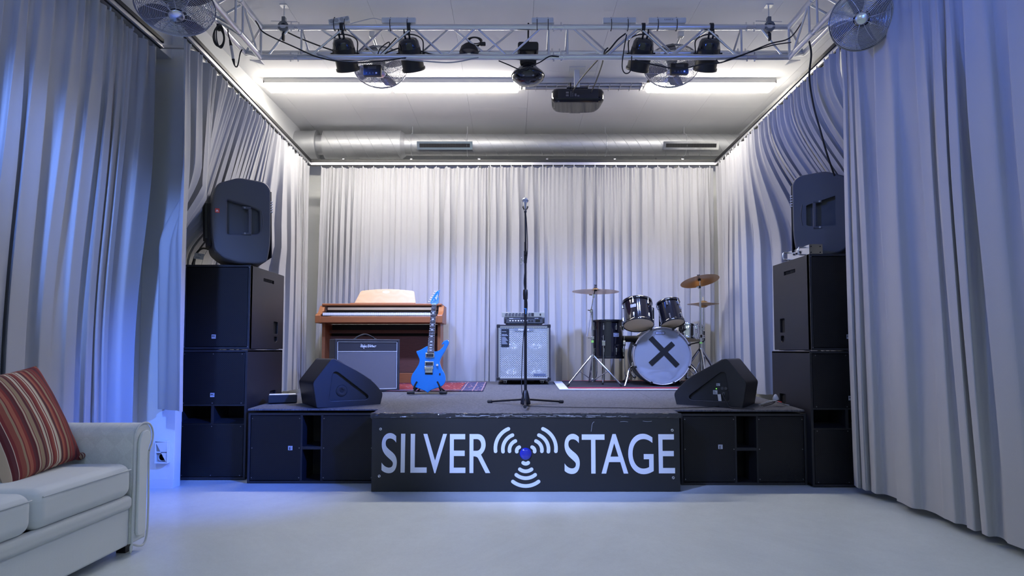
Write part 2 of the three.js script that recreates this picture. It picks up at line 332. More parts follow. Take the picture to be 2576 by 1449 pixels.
// ---------------------------------------------------------------- lighting truss
const TR = 0.0235, TY1 = 3.796, TY0 = 3.538, TYB = 3.669, TZ = -5.208, TZB = -5.413;
function chordSet(t, list, m = M.alu) { for (const [a, b] of list) mesh('chord', rod(a, b, TR, 16), m, t); }
function zig(t, A, B, s) {                                         // one brace per step between two chords
  for (let i = 0; i + 1 < s.length; i++) { const f = i % 2 ? B : A, g = i % 2 ? A : B; mesh('brace', rod(f(s[i]), g(s[i + 1]), 0.009, 8), M.alu, t); }
}
{
  const top = x => [x, TY1, TZ], bot = x => [x, TY0, TZ], bk = x => [x, TYB, TZB];
  const seg = (name, label, x0, x1, fz, bz, cz, verts) => {
    const t = thing(name, label, 'truss');
    chordSet(t, [[top(x0), top(x1)], [bot(x0), bot(x1)], [bk(x0), bk(x1)]]);
    zig(t, fz[0] ? top : bot, fz[0] ? bot : top, fz.slice(1));
    zig(t, top, bk, bz); zig(t, bot, bk, cz);
    for (const x of verts) { mesh('brace', rod(top(x), bot(x), 0.009, 8), M.alu, t); mesh('brace', rod(top(x), bk(x), 0.009, 8), M.alu, t); mesh('brace', rod(bot(x), bk(x), 0.009, 8), M.alu, t); }
    return t;
  };
  const st = (a, b, d) => { const r = []; for (let x = a; x <= b + 1e-6; x += d) r.push(x); return r; };
  const tl = seg('truss_section', 'silver triangular truss section left of centre, carrying two black lamps', -1.795, 0.335, [0, -1.702, -1.402, -1.116, -0.831, -0.558, -0.301, -0.028, 0.251], st(-1.63, 0.24, 0.279), st(-1.77, 0.29, 0.279), [-1.767, 0.307]);
  const tr = seg('truss_section', 'silver triangular truss section right of centre, carrying two black lamps', 0.428, 1.962, [1, 0.502, 0.781, 1.069, 1.339, 1.628, 1.897], st(0.56, 1.95, 0.279), st(0.465, 1.95, 0.279), [0.465, 1.925]);
  for (const x of [-1.823, 0.381, 2]) {
    const c = thing('truss_coupler', { '-1.823': 'shiny conical couplers joining the truss to its left corner', '0.381': 'shiny conical couplers in the middle of the truss beside the scoop lamp', '2': 'shiny conical couplers joining the truss to its right corner' }[x], 'coupler', [x, 0, 0], 0, 'truss couplers');
    for (const [y, z] of [[TY1, TZ], [TY0, TZ], [TYB, TZB]]) {
      mesh('spigot', new THREE.CylinderGeometry(0.021, 0.021, 0.12, 16).rotateZ(Math.PI / 2).translate(0, y, z), M.alu_bright, c);
      for (const s of [-1, 1]) mesh('pin', rod([s * 0.032, y - 0.035, z], [s * 0.032, y + 0.042, z], 0.006, 8), M.alu_bright, c);
    }
  }
  // corners and side trusses running towards the camera
  const side = (x, s, label, clabel) => {
    const zc = TZ, T = z => [x, TY1, z], Bo = z => [x, TY0, z], O = z => [x + s * 0.218, TYB, z];
    const cn = thing('truss_corner', clabel, 'truss', [0, 0, 0], 0, 'truss corners');
    const xi = x - s * 0.28;
    chordSet(cn, [[T(zc), [xi, TY1, TZ]], [Bo(zc), [xi, TY0, TZ]], [O(TZB), [xi, TYB, TZB]], [T(zc), T(zc + 0.42)], [Bo(zc), Bo(zc + 0.42)], [O(TZB), O(zc + 0.42)]]);
    mesh('brace', rod(T(zc), Bo(zc), 0.011, 8), M.alu, cn); mesh('brace', rod(T(zc), O(TZB), 0.011, 8), M.alu, cn); mesh('brace', rod(Bo(zc), O(TZB), 0.011, 8), M.alu, cn);
    mesh('brace', rod([x - s * 0.24, TY1, TZ], [x - s * 0.05, TY0, TZ], 0.009, 8), M.alu, cn); mesh('brace', rod(T(zc + 0.36), Bo(zc + 0.06), 0.009, 8), M.alu, cn);
    mesh('brace', rod(T(zc + 0.36), Bo(zc + 0.36), 0.009, 8), M.alu, cn); mesh('brace', rod(Bo(zc + 0.36), O(zc + 0.36), 0.009, 8), M.alu, cn); mesh('brace', rod(T(zc + 0.36), O(zc + 0.36), 0.009, 8), M.alu, cn);
    mesh('gusset', mir(ext(poly([[0, 0], [0.09, 0], [0, 0.09]]), 0.004).rotateX(-Math.PI / 2), s, 1, 1).translate(x, TY0 - 0.026, zc), M.alu, cn);
    const t = thing('side_truss', label, 'truss', [0, 0, 0], 0, 'side trusses');
    const za = zc + 0.47, zb = zc + 4.6;
    chordSet(t, [[T(za), T(zb)], [Bo(za), Bo(zb)], [O(za), O(zb)]]);
    const zz = []; for (let z = za + 0.04; z < zb; z += 0.3) zz.push(z);
    zig(t, T, Bo, zz); zig(t, Bo, O, zz.map(z => z + 0.05)); zig(t, T, O, zz.map(z => z + 0.1));
    mesh('brace', rod(T(za + 0.02), Bo(za + 0.02), 0.009, 8), M.alu, t); mesh('brace', rod(Bo(za + 0.02), O(za + 0.02), 0.009, 8), M.alu, t);
    for (const q of [T, Bo, O]) mesh('spigot', rod(q(za - 0.07), q(za + 0.02), 0.02, 14), M.alu_bright, t);
    return t;
  };
  side(-2.106, -1, 'silver truss running towards the camera over the left speaker stack', 'left corner joint of the silver truss');
  side(2.325, 1, 'silver truss running towards the camera beside the right fan', 'right corner joint of the silver truss');
  for (const [x, label] of [[-1.916, 'grey ceiling suspension clamp holding the left end of the truss'], [2.158, 'grey ceiling suspension clamp holding the right end of the truss']]) {
    const t = thing('truss_hanger', label, 'hanger', [x, TY1, TZ], 0, 'truss ceiling clamps');
    mesh('rod', rod([0, 0.07, 0], [0, CEIL - TY1, 0], 0.006, 8), M.alu, t);
    mesh('ceiling_plate', bx(0.06, 0.008, 0.06, 0, CEIL - TY1 - 0.004, 0), M.alu, t);
    mesh('clamp', [ext(shapeOf(circ(0.045), [circ(0.0255)]), 0.045).translate(0, 0, -0.0225), bx(0.03, 0.05, 0.04, 0, 0.06, 0, 0.004)], mat('grey_clamp' + x, [0.2, 0.21, 0.22], 0.5, 0.6), t);
    mesh('wing_handle', [rod([0, -0.04, 0], [0, -0.10, 0], 0.010, 8), bx(0.018, 0.06, 0.03, 0, -0.09, 0.01, 0.004)], M.black, t);
    mesh('safety_bolt', rod([-0.11, 0.052, 0], [0.11, 0.046, 0], 0.004, 6), M.alu, t);
  }
}

// ---------------------------------------------------------------- blue par cans
const lensMat = mat('blue_lens', [0.05, 0.08, 0.3], 0.2, 0, { emissive: BLUE, emissiveIntensity: 30 });
function parCan(label, x, y, z, aim, candela, angle, top = TY1, topZ = TZ, group = 'blue stage lamps on the front truss', color = PALE_BLUE) {
  const t = thing('par_can', label, 'stage lamp', [x, y, z], 0, group);
  top = y + (top - y) / 0.93; topZ = z + (topZ - z) / 0.93; t.scale.setScalar(0.93);
  const body = new THREE.Group(); body.name = 'lamp_body'; t.add(body);
  const dir = V(...aim).sub(V(x, y, z)).normalize();
  body.quaternion.setFromUnitVectors(V(0, -1, 0), dir);           // local -y is the beam
  mesh('rear_cap', lathe([[0.001, 0.15], [0.05, 0.148], [0.078, 0.135], [0.092, 0.11], [0.096, 0.07], [0.098, 0.06]], 32), M.black_gloss, body);
  mesh('barrel', lathe([[0.098, 0.06], [0.1, 0.02], [0.1, -0.11], [0.108, -0.115], [0.108, -0.135], [0.099, -0.135], [0.097, -0.06], [0.001, -0.06]], 32), M.black, body);
  mesh('lens', new THREE.CylinderGeometry(0.092, 0.092, 0.006, 32).translate(0, -0.124, 0), lensMat, body, 'blue glowing lens');
  for (const s of [-1, 1]) mesh('plug', [rod([s * 0.02, 0.14, 0], [s * 0.02, 0.19, 0], 0.009, 10), rod([s * 0.02, 0.19, 0], [s * 0.016, 0.225, 0], 0.008, 8, 0.005)], M.cable, body);
  const yk = mesh('yoke', tube([[-0.108, 0, 0], [-0.112, 0.05, 0], [-0.105, 0.14, 0], [-0.05, top - y - 0.06, (topZ - z) * 0.8], [0.05, top - y - 0.06, (topZ - z) * 0.8], [0.105, 0.14, 0], [0.112, 0.05, 0], [0.108, 0, 0]], 0.006, 60, 8), M.black, t);
  for (const s of [-1, 1]) mesh('tilt_knob', new THREE.CylinderGeometry(0.018, 0.022, 0.024, 12).rotateZ(Math.PI / 2).translate(s * 0.118, 0, 0), M.black, t);
  mesh('clamp', [ext(shapeOf(circ(0.036), [circ(0.026)]), 0.03).rotateY(Math.PI / 2).translate(-0.015, top - y, topZ - z), rod([0, top - y - 0.06, (topZ - z) * 0.9], [0, top - y - 0.03, topZ - z], 0.009, 8)], M.black, t);
  const l = new THREE.SpotLight(color, candela, 0, angle, 0.7, 2);
  l.position.set(x, y, z).addScaledVector(dir, 0.125); l.target.position.set(...aim); l.castShadow = true; l.shadow.radius = 5; l.shadow.mapSize.set(1024, 1024);
  scene.add(l); scene.add(l.target); l.name = 'par_light'; l.target.name = 'par_target';
  return t;
}
parCan('black par can at the far left of the truss', -1.428, 3.61, -5.32, [-1.2, 0.7, -7.4], PAR_STAGE, R(34));
parCan('black par can second from the left, right of the left small fan', -0.865, 3.61, -5.32, [-0.4, 0.7, -7.4], PAR_STAGE, R(34));
parCan('black par can third from the left, left of the right small fan', 1.102, 3.61, -5.32, [0.6, 0.7, -7.4], PAR_STAGE, R(34));
parCan('black par can at the far right of the truss', 1.674, 3.61, -5.32, [1.6, 0.7, -7.4], PAR_STAGE, R(34));
parCan('blue par can on the right side truss, aimed at the left speaker stack', 2.1, 3.33, -2.3, [-2.75, 0.25, -5.25], PAR_SIDE * 1.2, R(13), TY0, -2.3, 'blue lamps on the side trusses', BLUE);
parCan('blue par can on the left side truss, aimed at the right curtain', -1.95, 3.33, -2.6, [2.7, 2.9, -3.9], PAR_SIDE * 0.13, R(30), TY0, -2.6, 'blue lamps on the side trusses', BLUE);
parCan('blue par can on the left side truss, aimed at the sign board and drum kit', -1.95, 3.33, -2.1, [0.25, 0.5, -5.2], PAR_SIDE * 0.75, R(15), TY0, -2.1, 'blue lamps on the side trusses');
parCan('unseen blue par can added on the right side truss to brighten the piano', 2.1, 3.33, -2.7, [-1.0, 0.9, -6.4], PAR_SIDE * 0.26, R(16), TY0, -2.7, 'blue lamps on the side trusses');  // added lamp out of view, brightens amplifier, piano and guitar from the front
parCan('blue par can on the left side truss, aimed down at the left speaker stack', -1.95, 3.33, -1.45, [-2.72, 1.3, -5.1], PAR_SIDE * 0.32, R(16), TY0, -1.45, 'blue lamps on the side trusses', MID_BLUE);
// ---------------------------------------------------------------- loudspeakers
const badgeTex = canvasTex(128, 128, (c, w, h) => {
  c.fillStyle = '#d8dce6'; c.fillRect(0, 0, w, h); c.fillStyle = '#10131c';
  c.fillRect(14, 16, 20, 66); c.fillRect(52, 16, 18, 66); c.fillRect(14, 40, 56, 17);
  c.beginPath(); c.moveTo(70, 49); c.lineTo(98, 16); c.lineTo(118, 16); c.lineTo(92, 49); c.lineTo(118, 82); c.lineTo(98, 82); c.closePath(); c.fill();
  c.fillRect(14, 92, 104, 7); c.fillRect(14, 104, 104, 4);
});
mat('badge', 0xffffff, 0.4, 0, { map: badgeTex });
mat('cab_paint', [0.016, 0.016, 0.020], 0.42, 0, { bumpMap: leatherBump, bumpScale: 0.0012 });
mat('recess', [0.006, 0.006, 0.007], 0.7);
mat('screw', [0.25, 0.25, 0.27], 0.35, 0.9);
function badge(parent, x, y, z, s = 0.034, turn = 0) {
  const b = mesh('badge', new THREE.BoxGeometry(s, s, 0.004), M.badge, parent, 'small white square badge with the letters HK'); b.position.set(x, y, z); b.rotation.z = turn; return b;
}
// single-driver bass cabinet: origin at the middle of its base, front towards +z
function bassCabinet(label, w, h, d, pos, handleSide, group) {
  const t = thing('bass_speaker', label, 'loudspeaker', pos, 0, group), s = handleSide;
  mesh('cabinet', [bx(w - 0.036, h, d - 0.03, -s * 0.018, h / 2, -d / 2 - 0.01, 0.006), bx(w - 0.03, 0.02, 0.05, -s * 0.0, h - 0.01, -0.022, 0.004), bx(w - 0.03, 0.02, 0.05, 0, 0.01, -0.022, 0.004), bx(0.02, h, 0.05, -w / 2 + 0.01, h / 2, -0.022, 0.004), bx(0.02, h, 0.05, w / 2 - 0.01, h / 2, -0.022, 0.004)], M.cab_paint, t);
  const g = mesh('grille', bx(w - 0.046, h - 0.046, 0.012, 0, h / 2, -0.008, 0.004), M.grille_black, t);
  const p = g.geometry.attributes.position, uv = g.geometry.attributes.uv; for (let i = 0; i < p.count; i++) uv.setXY(i, p.getX(i), p.getY(i));
  // side wall with its handle and pole-mount pockets cut through; u runs from back to front
  const u = f => f * d;
  const side = shapeOf(rect(0.004, 0.004, d - 0.004, h - 0.004, 0.008), [rect(u(0.185), h * 0.20, u(0.32), h * 0.36, 0.012), rpoly([[u(0.20), h * 0.165], [u(0.30), h * 0.165], [u(0.30), h * 0.11], [u(0.25), h * 0.085], [u(0.20), h * 0.11]], 0.014), rect(u(0.33), h * 0.845, u(0.64), h * 0.885, 0.002)]);
  const sg = mir(mir(ext(side, 0.02, 0.002).rotateY(Math.PI / 2), s, 1, 1).translate(s * (w / 2 - 0.02), 0, 0), 1, 1, -1).translate(0, 0, -d);
  mesh('side_wall', sg, M.cab_paint, t);
  const hx = s * (w / 2 - 0.034);
  mesh('handle_pocket', [bx(0.028, h * 0.30, d * 0.16, hx, h * 0.235, -d * (1 - 0.252))], M.recess, t);
  mesh('vent_comb', [0, 1, 2, 3, 4, 5, 6, 7].map(i => bx(0.016, h * 0.03, 0.007, s * (w / 2 - 0.014), h * 0.868, -d * (0.37 + i * 0.036))), M.cab_paint, t);
  for (const a of [-1, 1]) for (const b of [0.03, 0.97]) mesh('screw', new THREE.CylinderGeometry(0.005, 0.005, 0.004, 8).rotateX(Math.PI / 2).translate(a * (w / 2 - 0.012), b * h, 0.003), M.screw, t);
  return t;
}
// double-driver ported cabinet, upright: two grilles with a pair of ports between
function portedSub(label, w, h, d, handleSide, group, ports) {
  const t = thing('subwoofer', label, 'subwoofer', [0, 0, 0], 0, group), th = 0.02, s = handleSide;
  const p0 = h * ports[0], p1 = h * ports[1];
  mesh('cabinet', [bx(w, th, d, 0, h - th / 2, -d / 2, 0.004), bx(w, th, d, 0, th / 2, -d / 2, 0.004), bx(th, h - 2 * th, d, -s * (w / 2 - th / 2), h / 2, -d / 2, 0.004), bx(w - 2 * th, h - 2 * th, th, 0, h / 2, -d + th / 2), bx(w - 2 * th, 0.018, d * 0.7, 0, p1 + 0.009, -d * 0.36), bx(w - 2 * th, 0.018, d * 0.7, 0, p0 - 0.009, -d * 0.36)], M.cab_paint, t);
  const side = shapeOf(rect(0, 0.004, d - 0.002, h - 0.004, 0.006), [rect(d * 0.20, h * 0.53, d * 0.37, h * 0.65, 0.014)]);
  const sg = mir(mir(ext(side, 0.02, 0.002).rotateY(Math.PI / 2), s, 1, 1).translate(s * (w / 2 - 0.02), 0, 0), 1, 1, -1).translate(0, 0, -d);
  mesh('side_wall', sg, M.cab_paint, t);
  mesh('handle_pocket', [bx(0.03, h * 0.15, d * 0.2, s * (w / 2 - 0.036), h * 0.59, -d * 0.715)], M.recess, t);
  for (const [a, b, n] of [[p1 + 0.012, h - th - 0.003, 1], [th + 0.003, p0 - 0.012, 0]]) {
    const g = mesh('grille', bx(w - 2 * th - 0.008, b - a, 0.012, 0, (a + b) / 2, -0.010, 0.004), M.grille_black, t);
    const p = g.geometry.attributes.position, uv = g.geometry.attributes.uv; for (let i = 0; i < p.count; i++) uv.setXY(i, p.getX(i), p.getY(i));
    for (const x of [-0.42, 0, 0.42]) for (const y of [a + 0.012, b - 0.012]) mesh('screw', new THREE.CylinderGeometry(0.0045, 0.0045, 0.004, 8).rotateX(Math.PI / 2).translate(x * w, y, -0.003), M.screw, t);
  }
  mesh('port_divider', bx(0.024, p1 - p0, d * 0.65, 0, (p0 + p1) / 2, -d * 0.34), M.cab_paint, t);
  for (const q of [-1, 1]) {
    const x0 = q < 0 ? -w / 2 + th : 0.012, x1 = q < 0 ? -0.012 : w / 2 - th;
    mesh('port_lip', ext(poly([[0, 0], [0.16, 0], [0.16, 0.03], [0.10, 0.024], [0.02, 0.006]]), x1 - x0).rotateY(Math.PI / 2).translate(x0, p0, 0.0), M.cab_paint, t);
    mesh('port_back', bx(x1 - x0, p1 - p0, 0.01, (x0 + x1) / 2, (p0 + p1) / 2, -0.30), M.recess, t);
  }
  for (const a of [-1, 1]) for (const b of [-1, 1]) mesh('foot', new THREE.CylinderGeometry(0.018, 0.015, 0.01, 12).translate(a * (w / 2 - 0.05), 0.0, -d / 2 + b * (d / 2 - 0.05)), M.rubber, t);
  return t;
}
const G1 = 'black loudspeakers stacked beside the stage';
{
  const a = portedSub('black subwoofer on end at the foot of the left stack', 0.58, 1.085, 0.82, 1, G1, [0.43, 0.565]); a.position.set(-2.525, 0.005, -5.385); badge(a, 0.0, 0.705, -0.001);
  const b = bassCabinet('black bass speaker with white badge, upper box of the left stack', 0.565, 0.722, 0.80, [-2.512, 1.094, -5.40], 1, G1); badge(b, -0.02, 0.108, 0.0);
  const c = portedSub('black subwoofer on end at the foot of the right stack', 0.58, 1.075, 0.74, -1, G1, [0.43, 0.565]); c.position.set(2.675, 0.005, -5.105); badge(c, 0.03, 0.70, -0.001);
  const d = bassCabinet('black bass speaker with white badge, upper box of the right stack', 0.565, 0.78, 0.72, [2.68, 1.085, -5.10], -1, G1); badge(d, 0.02, 0.11, 0.0);
  const e = portedSub('black subwoofer lying on its side left of the sign board', 0.572, 1.05, 0.55, 1, G1, [0.43, 0.575]); e.rotation.z = Math.PI / 2; e.position.set(-1.115, 0.287, -5.255); badge(e, 0.0, 0.70, -0.001);
  const f = portedSub('black subwoofer lying on its side right of the sign board', 0.572, 1.02, 0.5, 1, G1, [0.40, 0.555]); f.rotation.z = Math.PI / 2; f.position.set(2.385, 0.287, -5.19); badge(f, 0.02, 0.70, -0.001);
}
// moulded plastic loudspeaker, its side towards the hall; u runs from rear to front
function mouldedSpeaker(label, dir, pos, turn, tilt) {
  const t = thing('plastic_speaker', label, 'loudspeaker', pos, turn, 'moulded loudspeakers on top of the stacks');
  const body = new THREE.Group(); body.name = 'housing'; t.add(body); body.rotation.z = tilt * dir;
  const W = 0.40, P = [[0.03, 0.10], [0.10, 0.035], [0.22, 0.0], [0.38, 0.0], [0.445, 0.02], [0.475, 0.18], [0.48, 0.64], [0.46, 0.685], [0.42, 0.715], [0.22, 0.73], [0.06, 0.665], [0.025, 0.60], [0.0, 0.40], [0.01, 0.22]];
  const rad = [0.03, 0.03, 0.03, 0.05, 0.03, 0.1, 0.03, 0.03, 0.03, 0.04, 0.03, 0.05, 0.1, 0.1];
  const pocket = [[0.13, 0.24], [0.36, 0.255], [0.385, 0.275], [0.385, 0.455], [0.36, 0.47], [0.13, 0.53]];
  const out = rpoly(P.map(([u, v]) => [u * dir, v]), rad), inn = rpoly(pocket.map(([u, v]) => [u * dir, v]), 0.015);
  mesh('core', ext(shapeOf(out), W - 0.12, 0.0).translate(0, 0, -W / 2 + 0.06), M.plastic_grey, body);
  for (const s of [-1, 1]) {
    const g = mir(ext(shapeOf(out, [inn]), 0.062, 0.016, 8, 3), 1, 1, s);
    mesh('side_shell', g.translate(0, 0, s * (W / 2 - 0.062)), M.plastic_grey, body);
    const hb = mesh('carry_handle', [bx(0.028, 0.215, 0.022, dir * 0.305, 0.36, s * (W / 2 - 0.002), 0.008), rod([dir * 0.25, 0.475, s * (W / 2 - 0.01)], [dir * 0.315, 0.47, s * (W / 2)], 0.014, 8), rod([dir * 0.25, 0.25, s * (W / 2 - 0.01)], [dir * 0.315, 0.255, s * (W / 2)], 0.014, 8)], M.plastic_grey, body);
    mesh('handle_bolt', [rod([dir * 0.265, 0.473, s * (W / 2 - 0.005)], [dir * 0.265, 0.473, s * (W / 2 + 0.008)], 0.008, 8), rod([dir * 0.265, 0.253, s * (W / 2 - 0.005)], [dir * 0.265, 0.253, s * (W / 2 + 0.008)], 0.008, 8)], M.screw, hb);
    mesh('side_rib', [tube([[dir * 0.40, 0.28, s * W / 2], [dir * 0.412, 0.36, s * W / 2], [dir * 0.40, 0.46, s * W / 2]], 0.004, 16, 6)], M.plastic_grey, body);
  }
  mesh('front_grille', bx(0.012, 0.58, 0.34, dir * 0.484, 0.35, 0, 0.006), M.grille_black, body);
  for (let i = 0; i < 5; i++) mesh('horn_fin', bx(0.024, 0.008, 0.36, dir * 0.486, 0.46 + i * 0.022, 0, 0.003), M.white_plastic, body, 'pale fin of the horn vent');
  mesh('amplifier_panel', bx(0.03, 0.36, 0.20, dir * 0.004, 0.33, 0, 0.01), M.black_tex, body);
  for (let i = 0; i < 7; i++) mesh('heat_sink_fin', bx(0.03, 0.3, 0.006, dir * -0.015, 0.36, -0.08 + i * 0.026), M.black, body);
  if (dir > 0) mesh('logo_plate', bx(0.034, 0.036, 0.005, dir * 0.052, 0.43, W / 2 + 0.0005), M.logoRed, body, 'small red square with white letters');
  mesh('top_knob', new THREE.CylinderGeometry(0.012, 0.015, 0.02, 12).translate(dir * 0.23, 0.735, 0), M.black, body);
  return t;
}
M.logoRed = mat('logo_red', 0xffffff, 0.4, 0, { map: canvasTex(64, 64, (c, w, h) => { c.fillStyle = '#c22a12'; c.fillRect(0, 0, w, h); c.fillStyle = '#fff'; c.font = 'bold 26px sans-serif'; c.textAlign = 'center'; c.fillText('JBL', 32, 40); c.fillRect(12, 46, 40, 3); }) });
mouldedSpeaker('dark blue-grey moulded speaker with red logo on the left stack', 1, [-2.595, 1.818, -5.40], R(31), R(1.5));
mouldedSpeaker('dark moulded speaker on the right stack beside the silver rack unit', -1, [2.925, 1.867, -5.36], R(-30), R(0.5));
{ // cable and paper tag behind the left speaker
  const t = thing('speaker_cable', 'black cable with a paper tag behind the left moulded speaker', 'cable', [-2.71, 1.819, -5.62]);
  mesh('cord', tube([[0.03, 0.16, -0.05], [-0.03, 0.17, 0.02], [-0.07, 0.12, 0.05], [-0.09, 0.05, 0.06], [-0.095, 0.006, 0.055], [-0.09, 0.006, -0.1]], 0.009, 40, 8), M.cable, t);
  const tg = mesh('paper_tag', bx(0.085, 0.052, 0.002, -0.045, 0.085, 0.078), mat('tag_note', 0xffffff, 0.9, 0, { map: canvasTex(128, 80, (c, w, h) => { c.fillStyle = '#d9dadb'; c.fillRect(0, 0, w, h); c.fillStyle = '#44506a'; c.font = 'italic 26px serif'; c.fillText('33L', 46, 32); c.fillText('links', 18, 64); }) }), t, 'crumpled paper tag'); tg.rotation.z = -0.12;
}
{ // silver rack unit lying on the right stack
  const t = thing('rack_unit', 'silver rack unit with handles on top of the right stack', 'rack unit', [2.465, 1.866, -5.14], 0);
  mesh('chassis', bx(0.10, 0.086, 0.42, 0.02, 0.043, -0.24, 0.003), M.alu, t);
  mesh('ear', [bx(0.11, 0.088, 0.005, 0.02, 0.044, -0.028, 0.001)], M.alu_bright, t);
  for (const [x, y] of [[-0.02, 0.02], [-0.02, 0.068], [0.055, 0.02], [0.055, 0.068]]) mesh('ear_screw', new THREE.CylinderGeometry(0.005, 0.005, 0.004, 8).rotateX(Math.PI / 2).translate(x, y, -0.024), M.black, t);
  for (const z of [-0.10, -0.40]) mesh('handle', tube([[-0.032, 0.012, z], [-0.085, 0.014, z], [-0.092, 0.04, z], [-0.085, 0.07, z], [-0.032, 0.072, z]], 0.007, 24, 8, false, 0.2), M.alu_bright, t);
  for (const [y, z, r] of [[0.045, -0.2, 0.014], [0.045, -0.26, 0.008], [0.045, -0.31, 0.008]]) mesh('knob', new THREE.CylinderGeometry(r, r, 0.012, 14).rotateZ(Math.PI / 2).translate(-0.034, y, z), M.black, t);
}
// stage monitors: side profile (u: rear to front, v: up), extruded across the width
function wedge(label, dir, pos, turn, panel) {
  const t = thing('monitor_wedge', label, 'stage monitor', pos, turn, 'stage monitors');
  const W = 0.44, P = [[0, 0], [0.0, 0.0], [-0.035, 0.21], [0.115, 0.405], [0.14, 0.408], [0.45, 0.245], [0.575, 0.105], [0.55, 0.0]];
  const prof = P.slice(1).map(([u, v]) => [u * dir, v]);
  const out = rpoly(prof, [0.02, 0.02, 0.02, 0.02, 0.2, 0.03, 0.02]);
  const pk = rpoly([[0.10, 0.055], [0.43, 0.055], [0.445, 0.085], [0.165, 0.30], [0.13, 0.29]].map(([u, v]) => [u * dir, v]), 0.03);
  mesh('body', ext(shapeOf(out), W - 0.06, 0.0).translate(0, 0, -W + 0.03), M.cab_paint, t);
  for (const z of [0, 1]) {
    const g = ext(shapeOf(out, z ? [] : [pk]), 0.032, 0.005); mesh('side_panel', g.translate(0, 0, z ? -W : -0.032), M.cab_paint, t);
  }
  const gr = mesh('front_grille', bx(0.36, 0.012, W - 0.05), M.grille_black, t); gr.position.set(dir * 0.318, 0.306, -W / 2); gr.rotation.z = -dir * 0.53;
  if (panel) {
    mesh('connection_panel', bx(0.25, 0.17, 0.004, dir * 0.22, 0.13, -0.029), M.black_tex, t);
    mesh('panel_label', [bx(0.03, 0.022, 0.002, dir * 0.20, 0.19, -0.026)], M.panelLabel, t); mesh('panel_label', [bx(0.036, 0.034, 0.002, dir * 0.225, 0.125, -0.026)], M.panelLabel, t);
    mesh('power_light', new THREE.SphereGeometry(0.004, 10, 8).translate(dir * 0.215, 0.155, -0.024), mat('green_led', [0.05, 0.5, 0.05], 0.3, 0, { emissive: new THREE.Color(0.2, 1, 0.1), emissiveIntensity: 2.5 }), t, 'green power light');
    mesh('socket', [0.135, 0.165].map(u => rod([dir * u, 0.16, -0.03], [dir * u, 0.16, -0.018], 0.013, 14)).concat(rod([dir * 0.155, 0.115, -0.03], [dir * 0.155, 0.115, -0.018], 0.014, 14)), M.plastic_grey, t);
    mesh('cable_tag', bx(0.026, 0.075, 0.003, dir * 0.175, 0.095, -0.012), M.paper, t).rotation.z = 0.12;
    mesh('cord', tube([[dir * 0.155, 0.115, -0.02], [dir * 0.15, 0.10, 0.01], [dir * 0.12, 0.05, 0.02], [dir * 0.09, 0.009, 0.03], [dir * 0.02, 0.006, 0.04], [dir * -0.1, 0.006, 0.03]], 0.005, 30, 6), M.cable, t);
  } else {
    mesh('pocket_floor', ext(shapeOf(pk), 0.004).translate(0, 0, -0.031), M.black_tex, t);
    mesh('pole_socket', lathe([[0.014, -0.002], [0.016, 0.010], [0.044, 0.008], [0.05, 0.0]], 28).rotateX(Math.PI / 2).translate(dir * 0.215, 0.135, -0.027), M.cab_paint, t, 'round pole socket');
    mesh('socket_hole', new THREE.CylinderGeometry(0.014, 0.014, 0.004, 20).rotateX(Math.PI / 2).translate(dir * 0.215, 0.135, -0.024), M.recess, t);
  }
  return t;
}
M.panelLabel = mat('panel_label', 0xffffff, 0.6, 0, { map: canvasTex(64, 64, (c, w, h) => { c.fillStyle = '#c9ccd2'; c.fillRect(0, 0, w, h); c.fillStyle = '#20242c'; for (let i = 0; i < 5; i++) c.fillRect(6, 8 + i * 11, 20 + ((i * 37) % 30), 4); }) });
wedge('black stage monitor at the left front of the stage with round pole socket', 1, [-1.605, ys(5.24) - 0.002, -5.26], R(33), false);
wedge('black stage monitor at the right front of the stage with green light', -1, [1.885, ys(5.22) - 0.002, -5.235], R(-33), true);
{ // small box beside the left monitor
  const t = thing('power_supply', 'small black box with a white sheet on top behind the left monitor', 'box', [-2.03, ys(5.66), -5.66], R(20));
  mesh('case', bx(0.24, 0.07, 0.16, 0, 0.035, 0, 0.006), M.cab_paint, t);
  mesh('sheet', bx(0.22, 0.002, 0.13, 0, 0.0715, 0), M.paper, t);
}
{ // loose cables and plugs behind the right monitor
  const t = thing('loose_cables', 'tangle of thin cables with a red plug behind the right monitor', 'cable', [2.21, ys(5.4) + 0.002, -5.42]);
  for (const [k, r] of [[0, 0.0035], [1, 0.0035], [2, 0.004]]) mesh('cord', tube([[-0.12, 0.004, 0.10 - k * 0.05], [-0.03, 0.02 + k * 0.012, 0.06], [0.03, 0.045 - k * 0.008, 0.03 + k * 0.02], [0.09, 0.012, 0.01], [0.13, 0.004, -0.06 + k * 0.04]], r, 30, 6), k === 2 ? M.cable_grey : M.cable, t);
  mesh('red_plug', rod([0.015, 0.035, 0.06], [0.05, 0.03, 0.05], 0.008, 10), M.red, t, 'red plug');
  mesh('clear_bag', lathe([[0.001, 0.0], [0.02, 0.004], [0.026, 0.03], [0.012, 0.06], [0.004, 0.066]], 14).translate(0.02, 0.03, 0.01), M.white_plastic, t, 'small white plastic knot');
}

